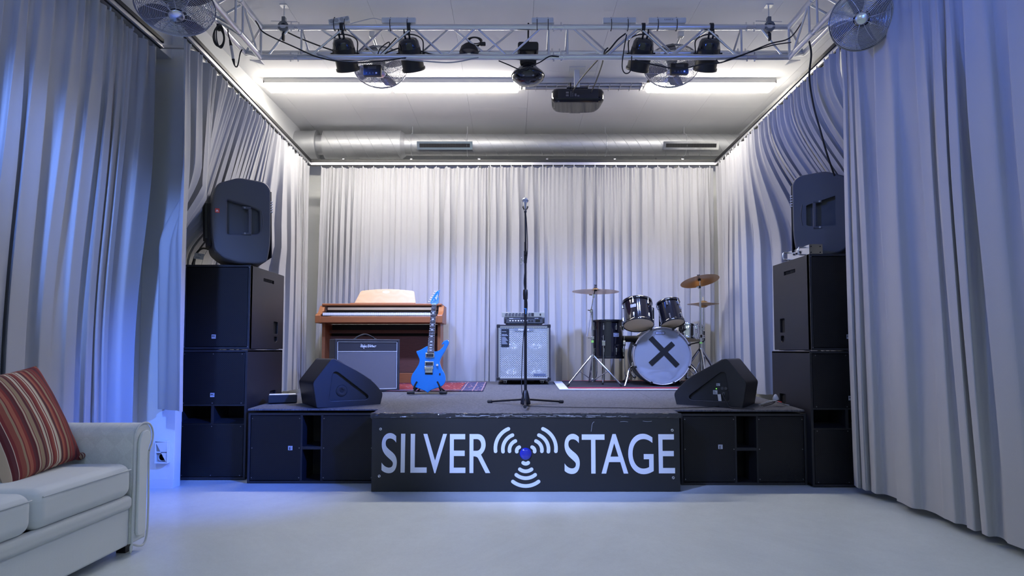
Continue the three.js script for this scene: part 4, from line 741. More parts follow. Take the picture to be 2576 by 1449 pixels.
// ---------------------------------------------------------------- bass cabinet with amplifiers
const holeTex = dataTex(64, 64, (u, v) => { const e = (a, b) => Math.hypot((u - a) / 1.25, v - b); const d = Math.min(e(0.25, 0.25), e(0.75, 0.75)); return d < 0.165 ? 0 : 1; }, [1, 1]);
holeTex.magFilter = THREE.LinearFilter;
mat('steel_grille', [0.66, 0.70, 0.73], 0.35, 0.55, { alphaMap: holeTex, alphaTest: 0.5 });
mat('cone', [0.62, 0.63, 0.65], 0.25, 1);
{
  const w = 0.622, h = 0.645, d = 0.42, Zp = 7.38, t = thing('bass_cabinet', 'bass cabinet with silver perforated grille on castors', 'amplifier cabinet', [0.1355, ys(7.40), -Zp]);
  const b = 0.046;
  mesh('cabinet', [bx(w, 0.02, d, 0, b + h - 0.01, -d / 2, 0.004), bx(w, 0.02, d, 0, b + 0.01, -d / 2, 0.004), bx(0.02, h - 0.02, d, -w / 2 + 0.01, b + h / 2, -d / 2, 0.004), bx(0.02, h - 0.02, d, w / 2 - 0.01, b + h / 2, -d / 2, 0.004), bx(w - 0.03, h - 0.03, 0.015, 0, b + h / 2, -0.10)], M.tolex, t);
  const fr = mesh('front_frame', ext(shapeOf(rect(-w / 2 + 0.016, b + 0.016, w / 2 - 0.016, b + h - 0.016, 0.006), [rect(-w / 2 + 0.036, b + 0.036, w / 2 - 0.036, b + h - 0.036, 0.004)]), 0.014, 0.002).translate(0, 0, -0.016), M.alu, t);
  const g = new THREE.PlaneGeometry(w - 0.072, h - 0.072, 1, 1); const uv = g.attributes.uv; for (let i = 0; i < uv.count; i++) uv.setXY(i, uv.getX(i) * 20, uv.getY(i) * 26);
  mesh('grille', g.translate(0, b + h / 2, -0.010), M.steel_grille, t, 'silver steel grille with rows of holes');
  for (const [x, y] of [[-0.14, 0.48], [0.14, 0.48], [-0.14, 0.185], [0.14, 0.185]]) {
    const c = mesh('speaker_cone', lathe([[0.001, -0.055], [0.02, -0.05], [0.04, -0.062], [0.10, -0.02], [0.112, -0.012], [0.118, -0.018], [0.125, -0.016]], 32).rotateX(Math.PI / 2).translate(x, b + y - 0.01, -0.018), M.cone, t, 'aluminium cone behind the grille');
  }
  mesh('logo_plate', bx(0.215, 0.034, 0.004, 0, b + h - 0.058, -0.006), mat('cab_logo', 0xffffff, 0.35, 0.3, { map: canvasTex(256, 48, (c, W, H) => { c.fillStyle = '#8b95a3'; c.fillRect(0, 0, W, H); c.fillStyle = '#fff'; c.font = 'bold 46px sans-serif'; c.textAlign = 'center'; c.fillText('Hartke', 128, 40); }) }), t, 'logo plate reading Hartke');
  mesh('data_sheet', bx(0.092, 0.21, 0.002, -0.215, b + h - 0.155, -0.007), mat('data_sheet', 0xffffff, 0.5, 0, { map: canvasTex(128, 288, (c, W, H) => { c.fillStyle = '#16202c'; c.fillRect(0, 0, W, H); c.fillStyle = '#a9b4c4'; c.font = 'bold 22px sans-serif'; c.fillText('Hartke', 10, 50); c.font = 'bold 15px sans-serif'; c.fillRect(10, 84, 46, 9); c.fillRect(62, 84, 30, 9); c.fillRect(10, 100, 100, 9); for (let i = 0; i < 11; i++) c.fillRect(10, 128 + i * 11, 60 + ((i * 53) % 45), 5); }) }), t, 'dark specification sheet stuck on the grille');
  mesh('model_plate', bx(0.14, 0.03, 0.003, 0.185, b + 0.062, -0.007), mat('model_plate', [0.16, 0.2, 0.3], 0.4, 0.3), t);
  for (const a of [-1, 1]) for (const e of [0, 1]) for (const v of [0, 1]) mesh('corner_guard', bx(0.04, 0.04, 0.04, a * (w / 2 - 0.017), b + (v ? h - 0.017 : 0.017), e ? -d + 0.017 : -0.018, 0.006), M.black, t);
  for (const a of [-1, 1]) for (const z of [-0.05, -d + 0.05]) { const c = mesh('castor', [bx(0.05, 0.006, 0.05, a * 0.215, b - 0.004, z), bx(0.03, 0.026, 0.008, a * 0.215, b - 0.018, z)], M.chrome, t); mesh('wheel', new THREE.CylinderGeometry(0.021, 0.021, 0.02, 18).rotateZ(Math.PI / 2).translate(a * 0.215, 0.021, z + 0.004), M.rubber, c); }
  const top = ys(7.40) + b + h;
  const A = thing('bass_amplifier', 'black bass amplifier head standing on the silver bass cabinet', 'amplifier', [0.1435, top, -7.40]);
  mesh('case', bx(0.44, 0.074, 0.30, 0, 0.048, -0.15, 0.004), M.black_tex, A);
  mesh('front_panel', bx(0.475, 0.072, 0.006, 0, 0.048, 0.003, 0.002), mat('grey_panel', [0.10, 0.11, 0.13], 0.4, 0.5), A);
  mesh('brand_strip', bx(0.40, 0.014, 0.002, 0, 0.073, 0.0065), mat('brand_strip', 0xffffff, 0.5, 0, { map: canvasTex(512, 20, (c, W, H) => { c.fillStyle = '#1a1f2a'; c.fillRect(0, 0, W, H); c.fillStyle = '#cdd3dd'; c.font = 'bold 17px sans-serif'; c.fillRect(30, 6, 60, 9); c.fillStyle = '#7c8698'; c.fillRect(92, 7, 110, 7); c.fillStyle = '#cdd3dd'; c.fillText('Hartke', 410, 17); }) }), A);
  for (const s of [-1, 1]) mesh('handle', tube([[s * 0.222, 0.02, 0.006], [s * 0.222, 0.025, 0.034], [s * 0.222, 0.048, 0.04], [s * 0.222, 0.07, 0.034], [s * 0.222, 0.075, 0.006]], 0.006, 20, 7), M.black, A);
  for (let i = 0; i < 9; i++) mesh('knob', new THREE.CylinderGeometry(0.008, 0.009, 0.014, 12).rotateX(Math.PI / 2).translate(-0.165 + i * 0.032, 0.045, 0.012), i < 7 ? M.ivory : M.black, A);
  mesh('display', bx(0.055, 0.03, 0.002, 0.155, 0.045, 0.007), M.black_gloss, A);
  for (const a of [-1, 1]) for (const z of [-0.03, -0.27]) mesh('foot', bx(0.03, 0.012, 0.03, a * 0.19, 0.006, z), M.rubber, A);
  const U = thing('rack_processor', 'slim silver rack unit on top of the bass amplifier head', 'rack unit', [0.13, top + 0.086, -7.40]);
  mesh('case', bx(0.44, 0.046, 0.22, 0, 0.026, -0.11, 0.002), M.black_tex, U);
  mesh('front_panel', bx(0.50, 0.054, 0.006, 0, 0.03, 0.003, 0.002), M.alu, U);
  for (let i = 0; i < 9; i++) mesh('channel_block', bx(0.032, 0.04, 0.004, -0.195 + i * 0.038, 0.03, 0.007, 0.001), i < 8 ? M.plastic_grey : M.black_tex, U);
  for (let i = 0; i < 8; i++) mesh('button', bx(0.006, 0.006, 0.004, -0.205 + i * 0.038, 0.042, 0.010), M.ivory, U);
  mesh('power_switch', bx(0.016, 0.024, 0.005, 0.20, 0.03, 0.008, 0.002), M.black, U);
  for (const a of [-1, 1]) mesh('foot', bx(0.02, 0.006, 0.16, a * 0.19, 0.002, -0.11), M.rubber, U);
}

// ---------------------------------------------------------------- microphone stand
mat('stand_black', [0.012, 0.012, 0.016], 0.35, 0.3);
{
  const Zp = 5.44, y0 = ys(5.44), t = thing('microphone_stand', 'tall black microphone stand on a tripod base at centre stage', 'microphone stand', [0.115, y0, -Zp]);
  mesh('base_hub', lathe([[0.012, 0.13], [0.018, 0.128], [0.026, 0.10], [0.042, 0.03], [0.044, 0.012], [0.034, 0.006], [0.012, 0.006]], 20), M.stand_black, t);
  for (const a of [92, 212, 330]) { const c = Math.cos(R(a)), s = Math.sin(R(a)), L = a === 92 ? 0.29 : 0.36; const l = mesh('leg', rod([c * 0.03, 0.05, s * 0.03], [c * L, 0.018, s * L], 0.0095, 10), M.stand_black, t); mesh('foot', rod([c * (L - 0.015), 0.0185, s * (L - 0.015)], [c * (L + 0.025), 0.016, s * (L + 0.025)], 0.0135, 12), M.rubber, l); }
  mesh('lower_tube', rod([0, 0.11, 0], [0, 0.93, 0], 0.0125, 14), M.stand_black, t);
  mesh('height_clutch', lathe([[0.012, 0.90], [0.019, 0.905], [0.021, 0.95], [0.019, 0.985], [0.012, 0.99]], 16), M.stand_black, t);
  mesh('upper_tube', rod([0, 0.95, 0], [0, 1.40, 0], 0.0095, 12), M.stand_black, t);
  const sw = mesh('boom_clamp', [bx(0.026, 0.11, 0.026, 0, 1.27, 0, 0.006), rod([0, 1.30, -0.016], [0, 1.30, 0.024], 0.013, 14)], M.stand_black, t);
  mesh('wing_screw', [rod([-0.012, 1.235, 0], [-0.034, 1.235, 0], 0.004, 8), rod([-0.034, 1.26, 0], [-0.036, 1.205, 0], 0.0042, 8), new THREE.SphereGeometry(0.0075, 10, 8).translate(-0.036, 1.205, 0), new THREE.SphereGeometry(0.006, 10, 8).translate(-0.034, 1.26, 0)], M.chrome, sw, 'chrome T-shaped screw');
  mesh('boom', rod([0.003, 1.28, 0.014], [0.0, 1.655, 0.03], 0.008, 12), M.stand_black, t);
  mesh('cable_clip', bx(0.022, 0.016, 0.022, 0, 1.655, 0.03, 0.004), M.stand_black, t);
  mesh('label_clip', [bx(0.012, 0.05, 0.006, 0.006, 0.80, 0.014, 0.002), new THREE.TorusGeometry(0.0135, 0.004, 8, 18).rotateX(Math.PI / 2).translate(0, 0.822, 0)], mat('blue_clip', [0.05, 0.25, 0.6], 0.4), t, 'pale blue clip on the lower tube');
  const m = thing('microphone', 'silver microphone on top of the tall stand', 'microphone', [0.115, y0 + 1.655, -Zp + 0.03]);
  const q = new THREE.Group(); q.name = 'capsule'; m.add(q); q.rotation.x = R(-22);
  mesh('handle', lathe([[0.001, 0.0], [0.008, 0.001], [0.0095, 0.03], [0.012, 0.032], [0.014, 0.06], [0.017, 0.09], [0.017, 0.1]], 24), M.chrome, q);
  mesh('head', new THREE.SphereGeometry(0.027, 24, 16).scale(1, 0.95, 1).translate(0, 0.118, 0), mat('mic_mesh', [0.5, 0.53, 0.6], 0.35, 0.9, { bumpMap: dimpleTex, bumpScale: 0.002 }), q);
  mesh('ring', new THREE.TorusGeometry(0.0265, 0.003, 8, 28).rotateX(Math.PI / 2).translate(0, 0.116, 0), M.chrome, q);
  mesh('clip', tube([[0.019, 0.06, -0.005], [0.02, 0.045, 0.0], [0.0, 0.03, -0.022], [-0.02, 0.045, 0.0], [-0.019, 0.06, -0.005]], 0.005, 24, 7), M.black, q);
  const c = thing('microphone_cable', 'thin black cable running down the microphone stand and across the stage', 'cable', [0.115, y0, -Zp]);
  const S = (x, Z) => [x - 0.115, ys(Z) - y0 + 0.006, -(Z - Zp)];
  mesh('cord', tube([[0.0, 1.68, 0.045], [0.014, 1.5, 0.03], [0.016, 1.3, 0.035], [-0.012, 1.05, 0.026], [0.015, 0.85, 0.024], [-0.016, 0.6, 0.022], [-0.03, 0.35, 0.03], [-0.034, 0.16, 0.045], [-0.02, 0.06, 0.05], [0.01, 0.008, 0.07], S(0.25, 5.32), S(0.45, 5.27), S(0.7, 5.25), S(1.0, 5.21), S(1.25, 5.2), S(1.5, 5.25), S(1.7, 5.32), S(1.85, 5.46)], 0.0036, 170, 6), M.cable, c);
}
{ const t = thing('paper_scrap', 'torn white paper scraps on the carpet left of the microphone stand', 'paper', [-0.02, ys(5.75), -5.75]); for (const [x, z, s] of [[0, 0, 0.03], [-0.025, -0.1, 0.035], [0.005, 0.06, 0.02]]) mesh('scrap', bx(s, 0.004, s * 0.6, x, 0.005, z), M.paper, t).rotation.y = x * 30; }
// ---------------------------------------------------------------- drum kit
mat('drum_black', [0.008, 0.008, 0.012], 0.08, 0, { clearcoat: 1, clearcoatRoughness: 0.04 });
mat('drum_inside', [0.82, 0.82, 0.84], 0.7);
mat('head_clear', [0.86, 0.88, 0.92], 0.06, 0, { transmission: 0.74, thickness: 0, ior: 1.3 });
mat('head_coated', [0.88, 0.72, 0.45], 0.5);
mat('hoop_silver', [0.66, 0.64, 0.66], 0.3, 0.6);
mat('bronze', [0.48, 0.30, 0.14], 0.28, 1, { bumpMap: dataTex(8, 256, (u, v, i, j) => 0.5 + 0.5 * Math.sin(j * 1.3) + rr(-0.2, 0.2), [1, 1]), bumpScale: 0.0004 });
mat('felt', [0.05, 0.05, 0.055], 0.95);
mat('tape_green', [0.35, 0.75, 0.12], 0.6);
const DG = 'black drum kit on the stage', lugG = merge([bx(0.018, 0.05, 0.018, 0, 0, 0, 0.006), rod([0, -0.02, 0.004], [0, 0.05, 0.004], 0.004, 6)]);
function drumShell(t, r, h, o) {                                   // axis along y, base at 0
  mesh('shell', lathe([[r - 0.008, 0.004], [r, 0.004], [r, h - 0.004], [r - 0.008, h - 0.004], [r - 0.008, 0.004]], 48), o.shell || M.drum_black, t);
  mesh('batter_head', new THREE.CylinderGeometry(r + 0.002, r + 0.002, 0.003, 48).translate(0, h, 0), M.head_coated, t);
  mesh('bottom_head', new THREE.CylinderGeometry(r + 0.002, r + 0.002, 0.003, 48).translate(0, 0, 0), o.bottom || M.head_coated, t);
  for (const y of [0.004, h - 0.004]) mesh('hoop', lathe([[r + 0.004, y - 0.012], [r + 0.011, y - 0.013], [r + 0.008, y], [r + 0.011, y + 0.013], [r + 0.004, y + 0.012], [r + 0.004, y - 0.012]], 48), o.hoop || M.black_gloss, t);
  for (let i = 0; i < o.lugs; i++) for (const e of [0.2, 0.8]) {
    const a = (i + 0.5) / o.lugs * Math.PI * 2, l = mesh('lug', lugG, M.chrome, t); l.position.set(Math.sin(a) * (r + 0.008), h * e, Math.cos(a) * (r + 0.008)); l.rotation.y = a; if (e < 0.5) l.rotation.x = Math.PI, l.rotation.y = a + 0, l.rotation.order = 'YXZ';
  }
}
mat('drum_badge', 0xffffff, 0.3, 0.4, { map: canvasTex(96, 64, (c, w, h) => { c.fillStyle = '#c9cdd8'; c.fillRect(0, 0, w, h); c.fillStyle = '#8088a0'; c.fillRect(8, 8, w - 16, h - 16); c.fillStyle = '#eef'; c.fillRect(20, 28, 56, 8); }) });
{ // bass drum, axis along z, slightly behind its front hoop
  const r = 0.300, D = 0.44, y0 = ys(7.0) + 0.018, t = thing('bass_drum', 'black bass drum with clear front head marked by a tape cross', 'drum', [1.649, y0 + 0.328, -7.0], R(-3), DG);
  const toZ = g => g.rotateX(Math.PI / 2);
  mesh('shell', toZ(lathe([[r - 0.010, 0], [r, 0], [r, -D], [r - 0.010, -D], [r - 0.010, 0]], 64)), M.drum_black, t);
  mesh('shell_lining', toZ(new THREE.CylinderGeometry(r - 0.011, r - 0.011, D - 0.01, 64, 1, true).translate(0, -D / 2, 0)), M.drum_inside, t);
  mesh('front_head', toZ(new THREE.CylinderGeometry(r + 0.003, r + 0.003, 0.001, 64).translate(0, 0.006, 0)), M.head_clear, t, 'clear front drum head');
  mesh('batter_head', toZ(new THREE.CylinderGeometry(r + 0.003, r + 0.003, 0.002, 64).translate(0, -D - 0.004, 0)), mat('head_white', [0.85, 0.85, 0.85], 0.9), t);
  for (const y of [0.0, -D]) mesh('hoop', toZ(lathe([[r + 0.004, y - 0.02], [r + 0.02, y - 0.02], [r + 0.022, y], [r + 0.02, y + 0.02], [r + 0.006, y + 0.022], [r + 0.004, y - 0.02]], 64)), M.hoop_silver, t, 'silver wooden hoop');
  for (let i = 0; i < 8; i++) {
    const a = (i + 0.5) / 8 * Math.PI * 2, c = mesh('claw', [bx(0.026, 0.03, 0.065, 0, r + 0.018, -0.006, 0.008), rod([0, r + 0.022, -0.03], [0, r + 0.022, -0.11], 0.004, 8)], M.black_gloss, t); c.rotation.z = a;
    const l = mesh('lug', [bx(0.024, 0.024, 0.06, 0, r + 0.01, -0.13, 0.008)], M.chrome, t); l.rotation.z = a;
  }
  for (const [x0, y0b, x1, y1b] of [[1080, 805, 1368, 1110], [1320, 868, 1075, 1092]]) {
    const k = 7.0 / 1600 / 4.528, a = [(x0 - 1203) * k, (1005 - y0b) * k], b = [(x1 - 1203) * k, (1005 - y1b) * k], L = Math.hypot(b[0] - a[0], b[1] - a[1]);
    const s = mesh('tape_strip', bx(L + 0.02, 0.057, 0.002), M.black, t, 'black tape strip'); s.position.set((a[0] + b[0]) / 2, (a[1] + b[1]) / 2, 0.0085 + (x0 > 1200 ? 0.0015 : 0)); s.rotation.z = Math.atan2(b[1] - a[1], b[0] - a[0]);
  }
  mesh('head_mark', [ext(shapeOf(rect(-0.055, -0.018, 0.055, 0.018, 0.018), [rect(-0.052, -0.015, 0.052, 0.015, 0.015)]), 0.001)], M.black, t, 'thin oval outline printed on the head').position.set(-0.02, 0.252, 0.0075);
  mesh('head_lettering', bx(0.085, 0.02, 0.0008), mat('evans', 0xffffff, 0.6, 0, { map: canvasTex(128, 32, (c, w, h) => { c.fillStyle = '#9fa6bd'; c.fillRect(0, 0, w, h); c.fillStyle = '#14161f'; c.font = 'bold 27px sans-serif'; c.textAlign = 'center'; c.fillText('EVANS', 64, 26); }) }), t, 'dark lettering EVANS').position.set(-0.02, 0.252, 0.0075);
  for (const x of [-0.063, 0.010]) { const p = mesh('tom_post', rod([x, r - 0.11, -0.17], [x, r + 0.24, -0.17], 0.011, 12), M.black_gloss, t); mesh('post_clamp', [bx(0.05, 0.04, 0.05, x, r + 0.012, -0.17, 0.01)], M.chrome, p); mesh('tom_arm', rod([x, r + 0.235, -0.17], [x + (x < -0.03 ? -0.07 : 0.07), r + 0.27, -0.15], 0.010, 10), M.black_gloss, p); }
  for (const s of [-1, 1]) { const p = mesh('spur', tube([[s * (r - 0.03), -0.10, -0.10], [s * (r + 0.05), -0.14, -0.04], [s * (r + 0.085), -0.24, 0.02], [s * (r + 0.12), -0.332, 0.075]], 0.010, 24, 8), M.chrome, t); mesh('spur_tip', rod([s * (r + 0.117), -0.325, 0.072], [s * (r + 0.121), -0.345, 0.078], 0.012, 10), M.rubber, p); mesh('spur_mount', bx(0.05, 0.06, 0.06, s * (r - 0.005), -0.10, -0.10, 0.012), M.chrome, p); }
  const pl = thing('damping_pillow', 'pale crumpled pillow lying inside the bass drum', 'pillow', [1.64, y0 + 0.05, -7.2], 0);
  const g = new THREE.SphereGeometry(1, 40, 24), p = g.attributes.position;
  for (let i = 0; i < p.count; i++) { const x = p.getX(i), y = p.getY(i), z = p.getZ(i), n = 1 + 0.10 * N3(x * 3, y * 3, z * 3) + 0.05 * N3(x * 8, y * 8, z * 8); p.setXYZ(i, Math.sign(x) * Math.pow(Math.abs(x), 0.75) * 0.215 * n, y * 0.075 * n + 0.045 - 0.12 * 0 + 0.10 * x * x, Math.sign(z) * Math.pow(Math.abs(z), 0.75) * 0.15 * n); }
  g.computeVertexNormals(); mesh('cover', g, M.felt_white, pl);
}
function tom(label, r, h, pos, rx, rz, turn, badgeA) {
  const t = thing('rack_tom', label, 'drum', pos, turn, DG), q = new THREE.Group(); q.name = 'tom_body'; t.add(q); q.rotation.set(rx, 0, rz);
  drumShell(q, r, h, { lugs: 6 });
  const b = mesh('badge_plate', bx(0.06, 0.036, 0.004), M.drum_badge, q, 'small silver badge'); b.position.set(Math.sin(badgeA) * (r + 0.001), h * 0.60, Math.cos(badgeA) * (r + 0.001)); b.rotation.y = badgeA;
  return t;
}
tom('left of the two black toms above the bass drum', 0.158, 0.27, [1.389, 1.363, -6.97], R(-24), R(-3), R(4), -0.55);
tom('right of the two black toms above the bass drum', 0.122, 0.25, [1.764, 1.378, -6.97], R(-22), R(4), R(8), 0.9);
{
  const t = thing('floor_tom', 'black floor tom standing behind the left cymbal stand', 'drum', [1.108, ys(7.25) + 0.018, -7.36], 0, DG), q = new THREE.Group(); q.name = 'tom_body'; t.add(q); q.position.y = 0.295;
  drumShell(q, 0.178, 0.425, { lugs: 8 });
  const b = mesh('badge_plate', bx(0.068, 0.042, 0.004), M.drum_badge, q, 'small silver badge'); b.position.set(Math.sin(0.4) * 0.179, 0.26, Math.cos(0.4) * 0.179); b.rotation.y = 0.4;
  for (const a of [-0.4, 1.7, 3.7]) { const x = Math.sin(a), z = Math.cos(a), l = mesh('leg', tube([[x * 0.198, 0.55, z * 0.198], [x * 0.198, 0.20, z * 0.198], [x * 0.205, 0.10, z * 0.205], [x * 0.24, 0.012, z * 0.24]], 0.006, 20, 8), M.chrome, t); mesh('leg_bracket', bx(0.04, 0.06, 0.03, x * 0.19, 0.46, z * 0.19, 0.006), M.chrome, l); mesh('rubber_foot', rod([x * 0.237, 0.02, z * 0.237], [x * 0.242, 0.0, z * 0.242], 0.011, 10), M.rubber, l); }
}
function tripod(t, y1, spread, rotA, r = 0.012, frontL) {          // double-braced stand base under a tube
  mesh('collar', lathe([[0.014, y1 - 0.02], [0.026, y1 - 0.018], [0.026, y1 + 0.018], [0.014, y1 + 0.02]], 14), M.chrome, t);
  mesh('lower_collar', lathe([[0.014, 0.05], [0.022, 0.052], [0.022, 0.08], [0.014, 0.082]], 14), M.chrome, t);
  for (let i = 0; i < 3; i++) {
    const a = rotA + i * Math.PI * 2 / 3, c = Math.cos(a), s = Math.sin(a), at = f => [c * (0.02 + (spread - 0.02) * f), y1 + (0.015 - y1) * f, s * (0.02 + (spread - 0.02) * f)];
    const l = mesh('leg', rod(at(0), at(1), r * 0.8, 8), M.chrome, t); mesh('rubber_foot', rod(at(0.96), at(1.02), 0.014, 10), M.rubber, l);
    mesh('leg_brace', rod(at(0.52), [c * 0.02, 0.066, s * 0.02], 0.005, 6), M.chrome, t);
  }
}
function cymbal(name, label, r, pos, rx, rz, dome = 0.16) {
  const t = thing(name, label, 'cymbal', pos, 0, DG), q = new THREE.Group(); q.name = 'disc'; t.add(q); q.rotation.set(rx, 0, rz);
  const b = r * dome; mesh('plate', lathe([[0.006, 0.032], [b * 0.5, 0.030], [b * 0.85, 0.021], [b, 0.012], [b * 1.3, 0.009], [r * 0.6, 0.001], [r, -0.010], [r, -0.012], [r * 0.6, -0.001], [b * 1.3, 0.007], [b, 0.010], [b * 0.8, 0.019], [0.006, 0.030]], 64), M.bronze, q);
  mesh('felt_washer', [rod([0, 0.031, 0], [0, 0.05, 0], 0.016, 14), rod([0, -0.004, 0], [0, 0.026, 0], 0.016, 14)], M.felt, q);
  mesh('wing_nut', [rod([0, 0.05, 0], [0, 0.066, 0], 0.007, 10), bx(0.034, 0.012, 0.006, 0, 0.064, 0, 0.002)], M.black, q);
  return t;
}
{ // left crash on its stand
  const y0 = ys(7.12) + 0.012, t = thing('cymbal_stand', 'chrome cymbal stand in front of the floor tom with tilted boom', 'cymbal stand', [0.90, y0, -7.12], 0, DG);
  tripod(t, 0.325, 0.335, R(30), 0.013);
  mesh('lower_tube', rod([0, 0.04, 0], [0, 0.52, 0], 0.0125, 14), M.chrome, t); mesh('upper_tube', rod([0, 0.50, 0], [0, 0.82, 0], 0.0095, 12), M.chrome, t);
  mesh('height_clamp', [bx(0.04, 0.035, 0.035, 0, 0.53, 0, 0.008), rod([-0.02, 0.53, 0], [-0.05, 0.53, 0.01], 0.005, 8)], M.chrome, t);
  mesh('tape_band', new THREE.CylinderGeometry(0.0145, 0.0145, 0.026, 16, 1).translate(0, 0.49, 0), M.tape_green, t, 'bright green tape band');
  mesh('boom_tilter', [bx(0.035, 0.045, 0.04, -0.012, 0.83, 0, 0.01), rod([-0.03, 0.835, 0.02], [-0.055, 0.84, 0.03], 0.006, 8)], M.chrome, t);
  mesh('boom_arm', rod([-0.06, 0.56, 0.02], [0.012, 0.99, 0.0], 0.0065, 10), M.chrome, t);
  mesh('boom_tail', rod([-0.064, 0.545, 0.022], [-0.015, 0.81, 0.018], 0.0085, 10), M.hoop_silver, t, 'pale lower end of the boom');
  mesh('top_tilter', [bx(0.02, 0.05, 0.022, 0.016, 1.0, 0, 0.005), rod([0.0, 1.01, 0.0], [-0.035, 1.015, 0.0], 0.008, 10)], M.chrome, t); mesh('cymbal_rod', rod([0.018, 1.0, 0], [0.036, 1.08, 0], 0.005, 8), M.black, t);
  cymbal('crash_cymbal', 'thin cymbal seen edge-on over the floor tom', 0.262, [0.938, 1.752, -7.12], R(-1), R(-1));
}
{ // right crash on its stand
  const y0 = ys(7.12) + 0.012, t = thing('cymbal_stand', 'chrome cymbal stand at the right of the drum kit', 'cymbal stand', [2.112, y0, -7.12], 0, DG);
  tripod(t, 0.40, 0.30, R(95), 0.016);
  mesh('lower_tube', rod([0, 0.03, 0], [0, 0.55, 0], 0.014, 14), M.chrome, t); mesh('upper_tube', rod([0, 0.53, 0], [0, 1.09, 0], 0.0105, 12), M.chrome, t);
  mesh('height_clamp', [bx(0.04, 0.04, 0.036, 0, 0.55, 0, 0.008), rod([0.02, 0.55, 0], [0.045, 0.555, 0.01], 0.005, 8)], M.chrome, t);
  mesh('tape_band', new THREE.CylinderGeometry(0.0155, 0.0155, 0.018, 16, 1).translate(0, 0.475, 0), M.tape_green, t, 'green tape dot');
  mesh('top_tilter', [bx(0.036, 0.035, 0.03, -0.006, 1.10, 0, 0.008), rod([0, 1.10, 0], [-0.045, 1.105, 0.01], 0.009, 10)], M.chrome, t); mesh('cymbal_rod', rod([0, 1.10, 0], [-0.004, 1.20, 0.01], 0.005, 8), M.chrome, t);
  cymbal('crash_cymbal', 'tilted golden cymbal at the top right of the drum kit', 0.215, [2.106, 1.868, -7.11], R(-14), R(7));
}
{ // hi-hat behind
  const y0 = ys(7.52) + 0.012, t = thing('hi_hat_stand', 'hi-hat stand with thin rod behind the right cymbal stand', 'cymbal stand', [2.235, y0, -7.42], 0, DG);
  tripod(t, 0.3, 0.2, R(40)); mesh('lower_tube', rod([0, 0.03, 0], [0, 0.60, 0], 0.012, 12), M.chrome, t); mesh('upper_tube', rod([0, 0.58, 0], [0, 0.90, 0], 0.009, 12), M.chrome, t); mesh('pull_rod', rod([0, 0.9, 0], [-0.02, 1.08, 0], 0.0035, 8), M.chrome, t); mesh('clutch', rod([0, 0.955, 0], [0, 1.0, 0], 0.009, 10), M.ivory, t);
  for (const [lb, dy, s] of [['upper thin hi-hat cymbal behind the right cymbal stand', 0.0, 1], ['lower thin hi-hat cymbal behind the right cymbal stand', -0.02, -1]]) { const c = cymbal('hi_hat_cymbal', lb, 0.18, [2.235, y0 + 0.925 + dy, -7.42], s > 0 ? 0 : Math.PI, 0, 0.3); c.children[0].children.slice(1).forEach(o => o.removeFromParent()); }
}
{ // snare on its stand
  const t = thing('snare_drum', 'shiny chrome snare drum right of the bass drum', 'drum', [2.02, ys(7.4) + 0.522, -7.36], 0, DG), q = new THREE.Group(); q.name = 'drum_body'; t.add(q); q.rotation.set(R(-5), 0, R(-4));
  drumShell(q, 0.172, 0.155, { lugs: 8, shell: M.chrome, hoop: M.chrome }); mesh('strainer', bx(0.03, 0.07, 0.03, 0.185, 0.07, 0.03, 0.006), M.chrome, q);
  const s = thing('snare_stand', 'low chrome stand carrying the snare drum', 'stand', [2.02, ys(7.4) + 0.012, -7.36], 0, DG);
  tripod(s, 0.26, 0.22, R(10)); mesh('tube', rod([0, 0.04, 0], [0, 0.46, 0], 0.011, 12), M.chrome, s);
  for (const a of [20, 140, 260]) mesh('basket_arm', tube([[0, 0.44, 0], [Math.cos(R(a)) * 0.1, 0.465, Math.sin(R(a)) * 0.1], [Math.cos(R(a)) * 0.188, 0.485, Math.sin(R(a)) * 0.188], [Math.cos(R(a)) * 0.196, 0.52, Math.sin(R(a)) * 0.196]], 0.007, 18, 8), M.black, s);
}
{ // throne
  const t = thing('drum_throne', 'round black drum stool seat behind the bass drum', 'stool', [1.44, ys(7.55) + 0.012, -7.52], 0, DG);
  mesh('seat', lathe([[0.001, 0.545], [0.12, 0.545], [0.155, 0.532], [0.165, 0.51], [0.16, 0.482], [0.14, 0.474], [0.001, 0.474]], 32), M.rubber, t); mesh('post', rod([0, 0.03, 0], [0, 0.475, 0], 0.014, 12), M.chrome, t); tripod(t, 0.24, 0.19, R(20));
}
{ const t = thing('kick_pedal', 'kick pedal behind the bass drum', 'pedal', [1.63, ys(7.50) + 0.018, -7.52], 0, DG); mesh('footboard', bx(0.08, 0.012, 0.24, 0, 0.04, -0.1, 0.004), M.black, t); mesh('frame', [rod([-0.05, 0.0, 0], [-0.05, 0.20, 0], 0.007, 8), rod([0.05, 0.0, 0], [0.05, 0.20, 0], 0.007, 8), rod([-0.05, 0.2, 0], [0.05, 0.2, 0], 0.008, 8)], M.chrome, t); mesh('beater', [rod([0, 0.2, 0], [0, 0.33, 0.03], 0.004, 8), new THREE.SphereGeometry(0.025, 14, 10).translate(0, 0.34, 0.032)], M.felt, t); }
